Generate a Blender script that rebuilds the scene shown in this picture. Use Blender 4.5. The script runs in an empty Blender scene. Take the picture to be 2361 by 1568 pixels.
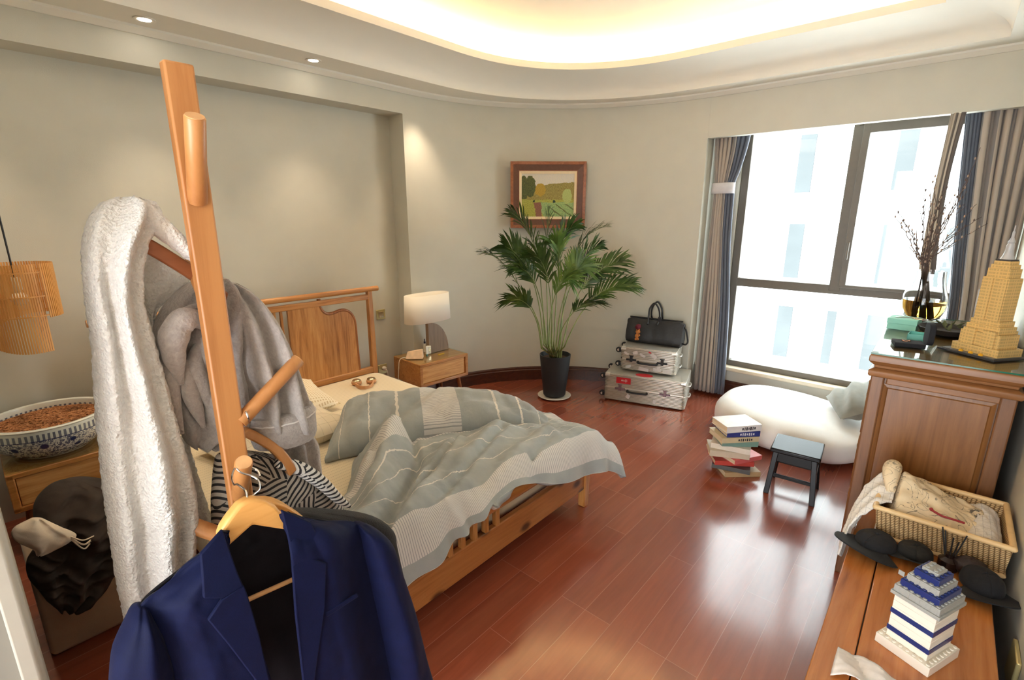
import bpy, bmesh, math, random
from mathutils import Vector, Matrix, noise

# ------------------------------------------------------------------ camera, world, exposure
SC = bpy.context.scene
COL = SC.collection
FPX = 1132.0                      # focal length in pixels of the 2361 x 1568 frame
YAW, PIT = math.radians(41.32), math.radians(14.15)
EYE = Vector((0, 0, 1.65))
FWD = Vector((math.cos(YAW) * math.cos(PIT), math.sin(YAW) * math.cos(PIT), -math.sin(PIT)))
RGT = Vector((math.sin(YAW), -math.cos(YAW), 0))
UPV = RGT.cross(FWD)
cam_data = bpy.data.cameras.new('camera')
cam_data.sensor_width = 36
cam_data.lens = 36 * FPX / 2361
cam_data.clip_start = 0.05
cam = bpy.data.objects.new('camera', cam_data)
cam.matrix_world = Matrix((( RGT.x, UPV.x, -FWD.x, EYE.x), (RGT.y, UPV.y, -FWD.y, EYE.y),
                           (RGT.z, UPV.z, -FWD.z, EYE.z), (0, 0, 0, 1)))
COL.objects.link(cam)
SC.camera = cam

world = bpy.data.worlds.new('overcast_sky')
SC.world = world
world.use_nodes = True
bg = world.node_tree.nodes['Background']
bg.inputs[0].default_value = (0.92, 0.965, 1.0, 1)
bg.inputs[1].default_value = 5.0
SC.view_settings.view_transform = 'Standard'
SC.view_settings.look = 'None'
SC.view_settings.gamma = 1
SC.view_settings.use_curve_mapping = False
SC.view_settings.exposure = 1.42
SC.cycles.use_denoising = True
SC.cycles.max_bounces = 9
SC.cycles.diffuse_bounces = 6
SC.cycles.glossy_bounces = 4
SC.cycles.transmission_bounces = 8
SC.cycles.transparent_max_bounces = 12
SC.cycles.sample_clamp_indirect = 8
SC.cycles.caustics_reflective = False
SC.cycles.caustics_refractive = False

def area_portal(name, loc, rot, sx, sy):
    l = bpy.data.lights.new(name, 'AREA')
    l.shape = 'RECTANGLE'; l.size = sx; l.size_y = sy
    l.cycles.is_portal = True
    o = bpy.data.objects.new(name, l); COL.objects.link(o)
    o.location = loc; o.rotation_euler = rot
area_portal('window_daylight', (4.83, 0.55, 1.35), (0, math.radians(90), 0), 2.2, 2.1)
area_portal('added_back_opening_fill', (-1.55, -0.15, 1.2), (0, math.radians(-90), 0), 2.4, 2.1)  # sky fill through an added, unseen opening behind the camera

def spot(name, loc, power, size=75, blend=0.9):
    l = bpy.data.lights.new(name, 'SPOT')
    l.energy = power; l.color = (1.0, 0.80, 0.57); l.spot_size = math.radians(size); l.spot_blend = blend
    l.shadow_soft_size = 0.04
    o = bpy.data.objects.new(name, l); COL.objects.link(o); o.location = loc
for _i, _x in enumerate((-0.02, 0.90, 1.817, 2.73)):
    spot('downlight_beam', (_x, 3.328, 2.60), 15)

# ------------------------------------------------------------------ pixel helpers (2361 x 1568 frame)
def ray(x, y): return FWD * FPX + RGT * (x - 1180.5) - UPV * (y - 784)
def PD(x, y, D): return EYE + ray(x, y) / FPX * D
def PA(x, y, ax, v):
    d = ray(x, y); return EYE + d * ((v - EYE[ax]) / d[ax])
def PX(x, y, v): return PA(x, y, 0, v)
def PY(x, y, v): return PA(x, y, 1, v)
def PZ(x, y, v): return PA(x, y, 2, v)

# ------------------------------------------------------------------ small maths
def lerp(a, b, t): return a + (b - a) * t
def smooth(t): t = max(0, min(1, t)); return t * t * (3 - 2 * t)
def gauss(x, s): return math.exp(-(x / s) ** 2)
def fbm(x, y, z, o=3):
    s, a = 0, 1
    for i in range(o):
        s += a * noise.noise(Vector((x, y, z))); x, y, z, a = x * 2.03, y * 2.03, z * 2.03, a * 0.5
    return s
def catmull(pts, n):
    """n samples along a smooth curve through tuples pts"""
    m = len(pts) - 1; out = []
    for i in range(n):
        t = i / (n - 1) * m; k = min(int(t), m - 1); f = t - k
        p1, p2 = pts[k], pts[k + 1]
        p0 = pts[k - 1] if k > 0 else tuple(2 * a - b for a, b in zip(p1, p2))
        p3 = pts[k + 2] if k + 2 <= m else tuple(2 * b - a for a, b in zip(p1, p2))
        out.append(tuple(0.5 * (2 * b + (c - a) * f + (2 * a - 5 * b + 4 * c - d) * f * f + (3 * b - a - 3 * c + d) * f ** 3)
                         for a, b, c, d in zip(p0, p1, p2, p3)))
    return out
def polylerp(pts, n):
    """n evenly spaced samples along a straight-segment polyline"""
    L = [0]
    for a, b in zip(pts, pts[1:]): L.append(L[-1] + (Vector(b) - Vector(a)).length)
    out = []
    for i in range(n):
        s = L[-1] * i / (n - 1); k = 0
        while k < len(pts) - 2 and L[k + 1] < s: k += 1
        f = (s - L[k]) / max(1e-9, L[k + 1] - L[k]); out.append(tuple(lerp(a, b, f) for a, b in zip(pts[k], pts[k + 1])))
    return out
def table(keys, x):
    """piecewise-linear lookup in [(x, y), ...]"""
    if x <= keys[0][0]: return keys[0][1]
    for (a, b), (c, d) in zip(keys, keys[1:]):
        if x <= c: return lerp(b, d, (x - a) / (c - a))
    return keys[-1][1]

# ------------------------------------------------------------------ mesh builder
class MB:
    def __init__(s): s.v = []; s.f = []; s.uv = {}; s.mi = []
    def add(s, vs, fs, uvs=None):
        n = len(s.v); s.v += [Vector(p) for p in vs]
        for f in fs: s.f.append([n + i for i in f])
        if uvs:
            for i, u in enumerate(uvs): s.uv[n + i] = u
        return s
    def box(s, lo, hi, M=None):
        vs = [Vector((x, y, z)) for z in (lo[2], hi[2]) for y in (lo[1], hi[1]) for x in (lo[0], hi[0])]
        if M is not None: vs = [M @ p for p in vs]
        return s.add(vs, [(0, 2, 3, 1), (4, 5, 7, 6), (0, 1, 5, 4), (2, 6, 7, 3), (0, 4, 6, 2), (1, 3, 7, 5)])
    def cbox(s, c, d, M=None):
        return s.box([c[i] - d[i] / 2 for i in range(3)], [c[i] + d[i] / 2 for i in range(3)], M)
    def hull8(s, lo4, hi4):
        return s.add(list(lo4) + list(hi4), [(3, 2, 1, 0), (4, 5, 6, 7), (0, 1, 5, 4), (1, 2, 6, 5), (2, 3, 7, 6), (3, 0, 4, 7)])
    def loft(s, rings, closed=True, cap=True, uv=None):
        m = len(rings[0]); vs = [p for r in rings for p in r]; fs = []
        for i in range(len(rings) - 1):
            for j in range(m if closed else m - 1):
                k = (j + 1) % m; fs.append((i * m + j, i * m + k, (i + 1) * m + k, (i + 1) * m + j))
        if cap and closed:
            fs.append(tuple(range(m - 1, -1, -1))); fs.append(tuple((len(rings) - 1) * m + j for j in range(m)))
        return s.add(vs, fs, uv)
    def tube(s, pts, r, seg=10, cap=True):
        pts = [Vector(p) for p in pts]; n = len(pts); rs = r if isinstance(r, (list, tuple)) else [r] * n
        rings = []; up = None
        for i, p in enumerate(pts):
            t = (pts[min(i + 1, n - 1)] - pts[max(i - 1, 0)]).normalized()
            if up is None:
                up = Vector((0, 0, 1)) if abs(t.z) < 0.9 else Vector((1, 0, 0))
            a = t.cross(up)
            if a.length < 1e-6: a = t.orthogonal()
            a.normalize(); b = a.cross(t).normalized(); up = b
            rings.append([p + (a * math.cos(k * 2 * math.pi / seg) + b * math.sin(k * 2 * math.pi / seg)) * rs[i] for k in range(seg)])
        return s.loft(rings, True, cap)
    def lathe(s, prof, c=(0, 0, 0), seg=32, sx=1, sy=1, M=None, cap=True):
        c = Vector(c); rings = []
        for r, z in prof:
            ring = [Vector((r * sx * math.cos(k * 2 * math.pi / seg), r * sy * math.sin(k * 2 * math.pi / seg), z)) for k in range(seg)]
            rings.append([(M @ p if M is not None else p) + c for p in ring])
        return s.loft(rings, True, cap)
    def grid(s, fn, nu, nv, uvfn=None):
        vs = []; uv = []
        for j in range(nv + 1):
            for i in range(nu + 1):
                vs.append(Vector(fn(i / nu, j / nv)))
                if uvfn: uv.append(uvfn(i / nu, j / nv))
        fs = [(j * (nu + 1) + i, j * (nu + 1) + i + 1, (j + 1) * (nu + 1) + i + 1, (j + 1) * (nu + 1) + i) for j in range(nv) for i in range(nu)]
        return s.add(vs, fs, uv or None)
    def prism(s, poly, ax, a, b):
        """polygon (2-D) extruded along axis ax from a to b"""
        def mk(p, t):
            q = list(p); q.insert(ax, t); return Vector(q)
        n = len(poly)
        return s.add([mk(p, a) for p in poly] + [mk(p, b) for p in poly],
                     [tuple(range(n - 1, -1, -1)), tuple(range(n, 2 * n))] + [(i, (i + 1) % n, n + (i + 1) % n, n + i) for i in range(n)])
    def ball(s, c, r, seg=12, rings=8, sc=(1, 1, 1)):
        c = Vector(c); rs = []
        for i in range(rings + 1):
            t = math.pi * (0.02 + 0.96 * i / rings)
            rs.append([c + Vector((r * sc[0] * math.sin(t) * math.cos(k * 2 * math.pi / seg), r * sc[1] * math.sin(t) * math.sin(k * 2 * math.pi / seg), -r * sc[2] * math.cos(t))) for k in range(seg)])
        return s.loft(rs)
    def xf(s, M):
        s.v = [M @ p for p in s.v]; return s
    def build(s, name, mat, parent=None, bevel=0, smooth_angle=35, solid=0, sub=0, seg=2, local=False, offset=-1):
        me = bpy.data.meshes.new(name)
        o = bpy.data.objects.new(name, me); COL.objects.link(o)
        org = Vector((0, 0, 0))
        if not local:
            if parent is not None:
                q = parent; org = Vector((0, 0, 0))
                while q is not None: org = org + q.location; q = q.parent
            else:
                lo = Vector([min(p[i] for p in s.v) for i in range(3)]); hi = Vector([max(p[i] for p in s.v) for i in range(3)])
                org = Vector(((lo.x + hi.x) / 2, (lo.y + hi.y) / 2, lo.z)); o.location = org
        me.from_pydata([p - org for p in s.v], [], s.f)
        if s.uv:
            l = me.uv_layers.new(name='uv')
            for lp in me.loops: l.data[lp.index].uv = s.uv.get(lp.vertex_index, (0, 0))
        bm = bmesh.new(); bm.from_mesh(me); bmesh.ops.recalc_face_normals(bm, faces=bm.faces); bm.to_mesh(me); bm.free()
        for mm in (mat if isinstance(mat, (list, tuple)) else [mat]): me.materials.append(mm)
        for a_, b_, k_ in s.mi:
            for pi in range(a_, b_): me.polygons[pi].material_index = k_
        if smooth_angle:
            me.shade_smooth()
            if smooth_angle < 180: me.set_sharp_from_angle(angle=math.radians(smooth_angle))
        if solid:
            m = o.modifiers.new('solid', 'SOLIDIFY'); m.thickness = solid; m.offset = offset
        if bevel:
            m = o.modifiers.new('bevel', 'BEVEL'); m.width = bevel; m.segments = seg; m.limit_method = 'ANGLE'; m.angle_limit = math.radians(40); m.harden_normals = False
        if sub:
            m = o.modifiers.new('sub', 'SUBSURF'); m.levels = sub; m.render_levels = sub
        if parent is not None: o.parent = parent
        return o

def tag(o, label, cat, group=None):
    o['label'] = label; o['category'] = cat
    if group: o['group'] = group
    return o
def thing(name, label, cat, loc=(0, 0, 0), rz=0, group=None):
    o = bpy.data.objects.new(name, None); COL.objects.link(o)
    o.empty_display_size = 0.1
    o.location = loc; o.rotation_euler = (0, 0, rz)
    return tag(o, label, cat, group)
def struct(o): o['kind'] = 'structure'; return o
def rotz(a): return Matrix.Rotation(a, 4, 'Z')
def frame_at(loc, rz): return Matrix.Translation(Vector(loc)) @ rotz(rz)

# ------------------------------------------------------------------ materials
def S(r, g, b):
    f = lambda c: (c / 255 / 12.92) if c <= 10.31 else ((c / 255 + 0.055) / 1.055) ** 2.4
    return (f(r), f(g), f(b), 1)
class NT:
    def __init__(s, name):
        s.m = bpy.data.materials.new(name); s.m.use_nodes = True
        s.t = s.m.node_tree; s.b = s.t.nodes['Principled BSDF']
    def n(s, typ, **kw):
        o = s.t.nodes.new(typ)
        for k, v in kw.items(): setattr(o, k, v)
        return o
    def l(s, a, b): s.t.links.new(a, b); return s
    def coord(s, which='Object', scale=(1, 1, 1), rot=(0, 0, 0), loc=(0, 0, 0)):
        c = s.n('ShaderNodeTexCoord'); m = s.n('ShaderNodeMapping')
        m.inputs['Scale'].default_value = scale; m.inputs['Rotation'].default_value = rot; m.inputs['Location'].default_value = loc
        s.l(c.outputs[which], m.inputs[0]); return m.outputs[0]
    def noise(s, vec, scale, detail=3, rough=0.5, dist=0.0):
        o = s.n('ShaderNodeTexNoise'); o.inputs['Scale'].default_value = scale; o.inputs['Detail'].default_value = detail
        o.inputs['Roughness'].default_value = rough; o.inputs['Distortion'].default_value = dist
        if vec is not None: s.l(vec, o.inputs['Vector'])
        return o
    def ramp(s, fac, stops, interp='LINEAR'):
        o = s.n('ShaderNodeValToRGB'); r = o.color_ramp; r.interpolation = interp
        while len(r.elements) < len(stops): r.elements.new(0.5)
        for e, (p, c) in zip(r.elements, stops): e.position = p; e.color = c
        s.l(fac, o.inputs[0]); return o.outputs[0]
    def math(s, op, a, b=None, c=None):
        o = s.n('ShaderNodeMath', operation=op)
        for i, v in enumerate((a, b, c)):
            if v is None: continue
            if isinstance(v, (int, float)): o.inputs[i].default_value = v
            else: s.l(v, o.inputs[i])
        return o.outputs[0]
    def mix(s, fac, a, b, blend='MIX'):
        o = s.n('ShaderNodeMix', data_type='RGBA', blend_type=blend)
        for sock, v in ((o.inputs[0], fac), (o.inputs[6], a), (o.inputs[7], b)):
            if isinstance(v, (int, float)): sock.default_value = v
            elif isinstance(v, tuple): sock.default_value = v
            else: s.l(v, sock)
        return o.outputs[2]
    def bump(s, h, strength=0.2, dist=0.01):
        o = s.n('ShaderNodeBump'); o.inputs['Strength'].default_value = strength; o.inputs['Distance'].default_value = dist
        s.l(h, o.inputs['Height']); s.l(o.outputs[0], s.b.inputs['Normal']); return s
    def set(s, color=None, rough=0.5, metal=0, **kw):
        if color is not None:
            if isinstance(color, tuple): s.b.inputs['Base Color'].default_value = color
            else: s.l(color, s.b.inputs['Base Color'])
        s.b.inputs['Roughness'].default_value = rough; s.b.inputs['Metallic'].default_value = metal
        for k, v in kw.items(): s.b.inputs[k.replace('_', ' ')].default_value = v
        return s
def plain(name, c, rough=0.5, metal=0, var=0.06, nscale=30, bump=0, bscale=200, **kw):
    n = NT(name); co = n.coord()
    ns = n.noise(co, nscale, 3)
    dark = tuple(x * (1 - var) for x in c[:3]) + (1,); lite = tuple(min(1, x * (1 + var)) for x in c[:3]) + (1,)
    n.set(n.ramp(ns.outputs[0], [(0.3, dark), (0.7, lite)]), rough, metal, **kw)
    if bump: n.bump(n.noise(co, bscale, 4).outputs[0], bump, 0.004)
    return n.m
def wood(name, c1, c2, c3=None, axis=0, rough=0.35, scale=1.0, knots=0, coat=0.0, plank=0, paxis=1, spec=0.5):
    n = NT(name); sc = [9 * scale] * 3; sc[axis] = 0.7 * scale
    co = n.coord('Object', tuple(sc))
    a = n.noise(co, 2.2, 7, 0.62, 1.4); b = n.noise(co, 9, 4, 0.6, 0.4)
    f = n.math('MULTIPLY_ADD', b.outputs[0], 0.35, n.math('MULTIPLY', a.outputs[0], 0.75))
    col = n.ramp(f, [(0.36, c1), (0.52, c2), (0.7, c3 or c2)])
    if plank:
        br = n.coord('Object')
        sp = n.n('ShaderNodeSeparateXYZ'); n.l(br, sp.inputs[0])
        cell = n.math('FLOOR', n.math('DIVIDE', sp.outputs[paxis], plank))
        wn = n.n('ShaderNodeTexWhiteNoise', noise_dimensions='1D'); n.l(cell, wn.inputs['W'])
        col = n.mix(0.4, col, n.ramp(wn.outputs[0], [(0, (0.55, 0.5, 0.45, 1)), (1, (1, 1, 1, 1))]), 'MULTIPLY')
    if knots:
        v = n.n('ShaderNodeTexVoronoi', voronoi_dimensions='2D'); v.inputs['Scale'].default_value = knots
        ks = [1.0] * 3; ks[axis] = 0.6
        sk_ = n.n('ShaderNodeSeparateXYZ'); n.l(n.coord('Object', tuple(ks)), sk_.inputs[0]); ck_ = n.n('ShaderNodeCombineXYZ')
        n.l(sk_.outputs[0] if axis == 0 else sk_.outputs[1], ck_.inputs[0]); n.l(sk_.outputs[2], ck_.inputs[1]); n.l(ck_.outputs[0], v.inputs['Vector'])
        col = n.mix(n.ramp(v.outputs['Distance'], [(0.05, (1, 1, 1, 1)), (0.13, (0, 0, 0, 1))]), col, S(70, 38, 18))
    n.set(col, rough); n.b.inputs['Coat Weight'].default_value = coat; n.b.inputs['Coat Roughness'].default_value = 0.15
    n.b.inputs['Specular IOR Level'].default_value = spec
    n.bump(f, 0.06, 0.003); return n.m
def emit(name, c, strength):
    n = NT(name); n.set(c, 0.5); n.b.inputs['Emission Color'].default_value = c; n.b.inputs['Emission Strength'].default_value = strength
    return n.m
def glass(name, c=(1, 1, 1, 1), rough=0.0, ior=1.45):
    n = NT(name); n.set(c, rough); n.b.inputs['Transmission Weight'].default_value = 1; n.b.inputs['IOR'].default_value = ior
    return n.m
def pane_glass(name, tint=(0.97, 1, 0.99, 1)):
    """thin window / table glass: mostly transparent with a fresnel reflection"""
    n = NT(name); tr = n.n('ShaderNodeBsdfTransparent'); tr.inputs[0].default_value = tint
    gl = n.n('ShaderNodeBsdfGlossy'); gl.inputs['Roughness'].default_value = 0.02
    fr = n.n('ShaderNodeFresnel'); fr.inputs[0].default_value = 1.45
    ge = n.n('ShaderNodeNewGeometry')
    mx = n.n('ShaderNodeMixShader'); n.l(n.math('MULTIPLY', fr.outputs[0], n.math('SUBTRACT', 1.0, ge.outputs['Backfacing'])), mx.inputs[0]); n.l(tr.outputs[0], mx.inputs[1]); n.l(gl.outputs[0], mx.inputs[2])
    n.l(mx.outputs[0], n.t.nodes['Material Output'].inputs[0]); return n.m
def cloth(name, c, rough=0.9, weave=700, var=0.08, sheen=0.2, bump=0.15, nscale=14):
    m = plain(name, c, rough, 0, var, nscale, bump, weave); m.node_tree.nodes['Principled BSDF'].inputs['Sheen Weight'].default_value = sheen
    return m

# ================================================================== THE ROOM
M_wall = plain('grey_wallpaper', S(200, 197, 184), 0.75, 0, 0.02, 6, 0.12, 260)
M_plaster = plain('white_ceiling_paint', S(230, 225, 213), 0.7, 0, 0.015, 4)
M_base = wood('dark_baseboard_wood', S(52, 26, 18), S(70, 36, 24), S(84, 46, 30), 0, 0.3)
M_sill = plain('beige_stone_sill', S(214, 200, 176), 0.35, 0, 0.05, 20)
M_frame = plain('grey_brown_window_metal', S(104, 97, 87), 0.45, 0.2, 0.04)
M_pane = pane_glass('window_glass')

def floor_material():
    n = NT('red_brown_wood_floor')
    co = n.coord('Object', (1, 1, 1), (0, 0, 0), (0.3, 0.043, 0))
    b = n.n('ShaderNodeTexBrick'); b.offset = 0.37; b.offset_frequency = 3; b.squash = 1
    n.l(co, b.inputs['Vector'])
    for k, v in (('Color1', (0, 0, 0, 1)), ('Color2', (1, 1, 1, 1)), ('Mortar', (0.5, 0.5, 0.5, 1)), ('Scale', 1.0), ('Mortar Size', 0.0011), ('Mortar Smooth', 0.2), ('Bias', 0.0), ('Brick Width', 0.92), ('Row Height', 0.122)):
        b.inputs[k].default_value = v
    g = n.noise(n.coord('Object', (1.2, 14, 14)), 2.0, 6, 0.6, 0.8)
    base = n.ramp(b.outputs['Color'], [(0, S(134, 66, 45)), (0.5, S(143, 71, 48)), (1, S(152, 78, 53))])
    col = n.mix(0.55, base, n.ramp(g.outputs[0], [(0.3, (0.72, 0.66, 0.62, 1)), (0.7, (1.1, 1.08, 1.05, 1))]), 'MULTIPLY')
    col = n.mix(n.math('MULTIPLY', b.outputs['Fac'], 0.55), col, S(190, 130, 105))
    n.set(col, 0.24); n.b.inputs['Specular IOR Level'].default_value = 0.5
    n.b.inputs['Coat Weight'].default_value = 1.0; n.b.inputs['Coat Roughness'].default_value = 0.14
    n.bump(n.math('ADD', n.math('MULTIPLY', b.outputs['Fac'], -1.0), n.math('MULTIPLY', n.noise(n.coord('Object'), 5, 2).outputs[0], 0.25)), 0.05, 0.002)
    return n.m
struct(MB().box((-3, -1.3, -0.12), (4.85, 4.0, 0)).build('floor', floor_material(), local=True, smooth_angle=0))

def wall_arc(off=0.0, n=40, end=1.69):
    """front face of the back wall from the alcove corner round to the window recess"""
    pts = [(2.64, 3.5 - off)]
    a, b = 1.73 - off, 1.9 - off
    a1 = math.asin((end - 1.6) / b)
    for i in range(n + 1):
        t = lerp(math.pi / 2, a1, i / n); pts.append((2.70 + a * math.cos(t), 1.6 + b * math.sin(t)))
    return pts
arc = wall_arc()
w = MB().prism([(-0.3, 3.69), (2.64, 3.69)] + arc + [(4.68, 1.69), (4.85, 1.69), (4.85, 4.0), (-0.3, 4.0)], 2, 0, 2.66)
w.box((-0.3, 3.5, 2.455), (2.64, 3.69, 2.66))
struct(w.build('wall_back', M_wall, local=True, smooth_angle=20))
w = MB().box((4.43, -0.33, 2.29), (4.50, 1.69, 2.66)).box((4.50, -0.33, 2.52), (4.85, 1.69, 2.66))
w.box((4.68, -0.33, 0), (4.85, 1.69, 0.25)).box((4.68, 1.47, 0.25), (4.85, 1.69, 2.52)).box((4.68, -0.33, 0.25), (4.85, -0.26, 2.52))
struct(w.build('wall_window', M_wall, local=True, smooth_angle=0))
struct(MB().box((0.25, -0.45, 0), (4.85, -0.33, 2.9)).build('wall_right', M_wall, local=True, smooth_angle=0))
w = MB().box((-3.1, -1.4, 0), (0.25, -1.3, 2.66)).box((0.25, -1.3, 0), (0.35, -0.45, 2.66)).box((-1.7, 0.9, 0), (-1.6, 1.12, 2.66)).box((-1.7, -1.3, 2.4), (-1.6, 0.9, 2.66)).box((-1.7, -1.3, 2.66), (0.25, -0.33, 2.7))
struct(w.build('added_wall_behind', M_wall, local=True, smooth_angle=0))  # unseen walls added behind the camera to limit the fill light
struct(MB().box((-0.3, 1.12, 0), (-0.12, 3.69, 2.66)).build('wall_left', M_wall, local=True, smooth_angle=0))
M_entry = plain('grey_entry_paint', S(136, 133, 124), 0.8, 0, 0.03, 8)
struct(MB().box((-1.6, 1.0, 0), (-0.035, 1.12, 2.66)).build('wall_entry', M_entry, local=True, smooth_angle=0))
M_white = plain('pale_grey_corner_bead', S(176, 172, 160), 0.5, 0, 0.02)
struct(MB().prism([(-0.045, 0.985), (-0.025, 0.985), (-0.0185, 0.992), (-0.0185, 1.13), (-0.045, 1.13)], 2, 0, 2.1).build('trim_entry', M_white, local=True, bevel=0.003))
M_dark = wood('shade_panel_dark', S(28, 20, 16), S(36, 26, 20), None, 2, 0.4)
d = MB().box((-0.118, 1.2, 0.01), (-0.082, 3.0, 2.05)).build('shade_panel_1', M_dark, local=True); struct(d)  # made-up dark slab standing in for the shadow along the left wall
struct(MB().tube([(-0.08, 2.85, 1.0), (-0.05, 2.85, 1.0), (-0.05, 2.75, 1.0)], 0.009).build('shade_panel_handle', M_frame, d))

# ---- ceiling: flat soffit, concave cove, thin lip, lit upper ceiling
def loop(d):
    pts = [(-3, 3.197 - d), (1.0, 3.197 - d), (2.7, 3.197 - d)]
    a, b, e = 1.514 - d, 1.597 - d, 2 / 2.25
    for i in range(1, 48):
        t = math.pi / 2 * (1 - i / 48); pts.append((2.7 + a * math.cos(t) ** e, 1.6 + b * math.sin(t) ** e))
    return pts + [(4.214 - d, 1.6), (4.214 - d, -0.063 + d), (-3, -0.063 + d)]
prof = [(-0.46, 2.64), (0, 2.64), (0, 2.655)] + [(0.30 * (1 - math.cos(t * math.pi / 24)), 2.655 + 0.145 * math.sin(t * math.pi / 24)) for t in range(1, 13)]
prof += [(0.302, 2.848), (0.27, 2.848), (0.27, 2.82), (-0.06, 2.82), (-0.06, 2.98), (-0.04, 3.0), (0.75, 3.0)]
rings = [[Vector((x, y, z)) for x, y in loop(dd)] for dd, z in prof]
c = MB().loft(rings, True, False)
c.add(rings[-1], [tuple(range(len(rings[-1])))])
c.box((-3, -0.6, 3.02), (4.9, 4.0, 3.1))
struct(c.build('ceiling', M_plaster, local=True, smooth_angle=30))
M_led = emit('warm_led_strip', (1.0, 0.72, 0.39, 1), 24)
struct(MB().tube([Vector((x, y, 2.835)) for x, y in loop(0.10)[:-1]], 0.011, 6).build('trim_cove_light', M_led, local=True))
# cornice strip between wall and soffit
rs = []
for off, z in ((0.0, 2.606), (0.012, 2.606), (0.05, 2.628), (0.05, 2.642), (0.0, 2.642)):
    rs.append([Vector((x, y, z)) for x, y in [(-0.12, 3.5 - off)] + wall_arc(off, 40, 1.6) + [(4.43 - off, -0.33)]])
struct(MB().loft([list(r) for r in zip(*rs)], True).build('trim_cornice', M_plaster, local=True, smooth_angle=25))
# baseboards
def base_run(name, pts, hh=0.14, depth=0.018):
    rs = []
    for o2, z in ((0, 0), (depth, 0), (depth, hh - 0.035), (depth - 0.006, hh - 0.028), (depth - 0.006, hh - 0.012), (0.004, hh), (0, hh)):
        rs.append([Vector((x, y, z)) for x, y in pts(o2)])
    return struct(MB().loft([list(r) for r in zip(*rs)], True).build(name, M_base, local=True, smooth_angle=25))
base_run('baseboard_back', lambda o2: [(2.64 - 0.0, 3.5 - o2)] + wall_arc(o2)[1:])
base_run('baseboard_window', lambda o2: [(4.68 - o2, 1.68), (4.68 - o2, -0.32)])
base_run('baseboard_right', lambda o2: [(4.66, -0.33 + o2), (0.3, -0.33 + o2)])
struct(MB().box((4.61, -0.32, 0.25), (4.75, 1.688, 0.285)).build('trim_window_sill', M_sill, local=True, bevel=0.008))

# ---- window
win = bpy.data.objects.new('window_1', None); COL.objects.link(win); win.location = (4.74, 0.6, 0.285); struct(win)
f = MB()
f.box((4.70, 1.405, 0.285), (4.78, 1.468, 2.5)).box((4.70, -0.26, 0.285), (4.78, -0.20, 2.5))
f.box((4.701, -0.25, 0.285), (4.779, 1.46, 0.335)).box((4.701, -0.25, 1.035), (4.781, 1.46, 1.108)).box((4.70, -0.25, 2.44), (4.78, 1.46, 2.5))
f.box((4.699, 0.615, 1.06), (4.782, 0.692, 2.48)).box((4.69, -0.25, 2.31), (4.78, 0.66, 2.40))
struct(f.build('window_frame', M_frame, win, bevel=0.004))
s = MB()
s.box((4.665, 0.58, 1.11), (4.72, 0.625, 2.33)).box((4.665, -0.24, 1.10), (4.72, -0.2, 2.33)).box((4.666, -0.24, 2.25), (4.72, 0.62, 2.33)).box((4.666, -0.24, 1.095), (4.72, 0.62, 1.118))
struct(s.build('window_sash', M_frame, win, bevel=0.004))
for nm, lo, hi in (('upper', (4.745, 0.69, 1.1), (4.751, 1.41, 2.45)), ('casement', (4.694, -0.2, 1.11), (4.700, 0.585, 2.26)), ('lower', (4.745, -0.2, 0.33), (4.751, 1.41, 1.04))):
    struct(MB().box(lo, hi).build('window_pane', M_pane, win, smooth_angle=0))
struct(MB().tube([(4.66, 0.60, 1.45), (4.645, 0.60, 1.45), (4.645, 0.60, 1.32)], 0.008).build('window_handle', M_frame, win))

# ---- the tower outside
M_fac = plain('pale_concrete_facade', S(196, 198, 198), 0.8, 0, 0.03, 0.2)
M_fwin = plain('pale_blue_far_glazing', S(74, 77, 78), 0.9, 0, 0.1, 0.3)
M_fwin.node_tree.nodes['Principled BSDF'].inputs['Specular IOR Level'].default_value = 0
tw = thing('street_building', 'pale high rise tower with rows of narrow windows, seen through the window glass', 'building', (34, 6, -34))
MB().box((34, -16, -34), (46, 30, 62)).build('facade', M_fac, tw, smooth_angle=0)
random.seed(5)
rws = MB(); k = 0
for r in range(9):
    for ci in range(11):
        y0 = -14 + ci * 2.3; z0 = -17 + r * 5.0
        if y0 > 8.5: continue
        MB().box((33.88, y0, z0), (34.2, y0 + 0.45 + 0.35 * (ci % 2), z0 + 3.2)).build('window', M_fwin, tw, smooth_angle=0)
# ---- downlights
M_spot = emit('downlight_lamp', (1.0, 0.9, 0.75, 1), 14)
M_ring = plain('white_downlight_rim', S(225, 218, 205), 0.4)
for i, x in enumerate((0.90, 1.817)):
    t = thing('ceiling_downlight', ['recessed round downlight in the soffit, the one nearer the left picture edge', 'recessed round downlight in the soffit, the one nearer the alcove end'][i], 'light', (x, 3.328, 2.63), 0, 'downlights above the bed')
    MB().lathe([(0.030, 2.641), (0.050, 2.641), (0.050, 2.636), (0.040, 2.634), (0.030, 2.638)], (x, 3.328, 0), 28, cap=False).build('trim_ring', M_ring, t)
    MB().lathe([(0.031, 2.640), (0.031, 2.637)], (x, 3.328, 0), 24).build('lens', M_spot, t)

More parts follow.
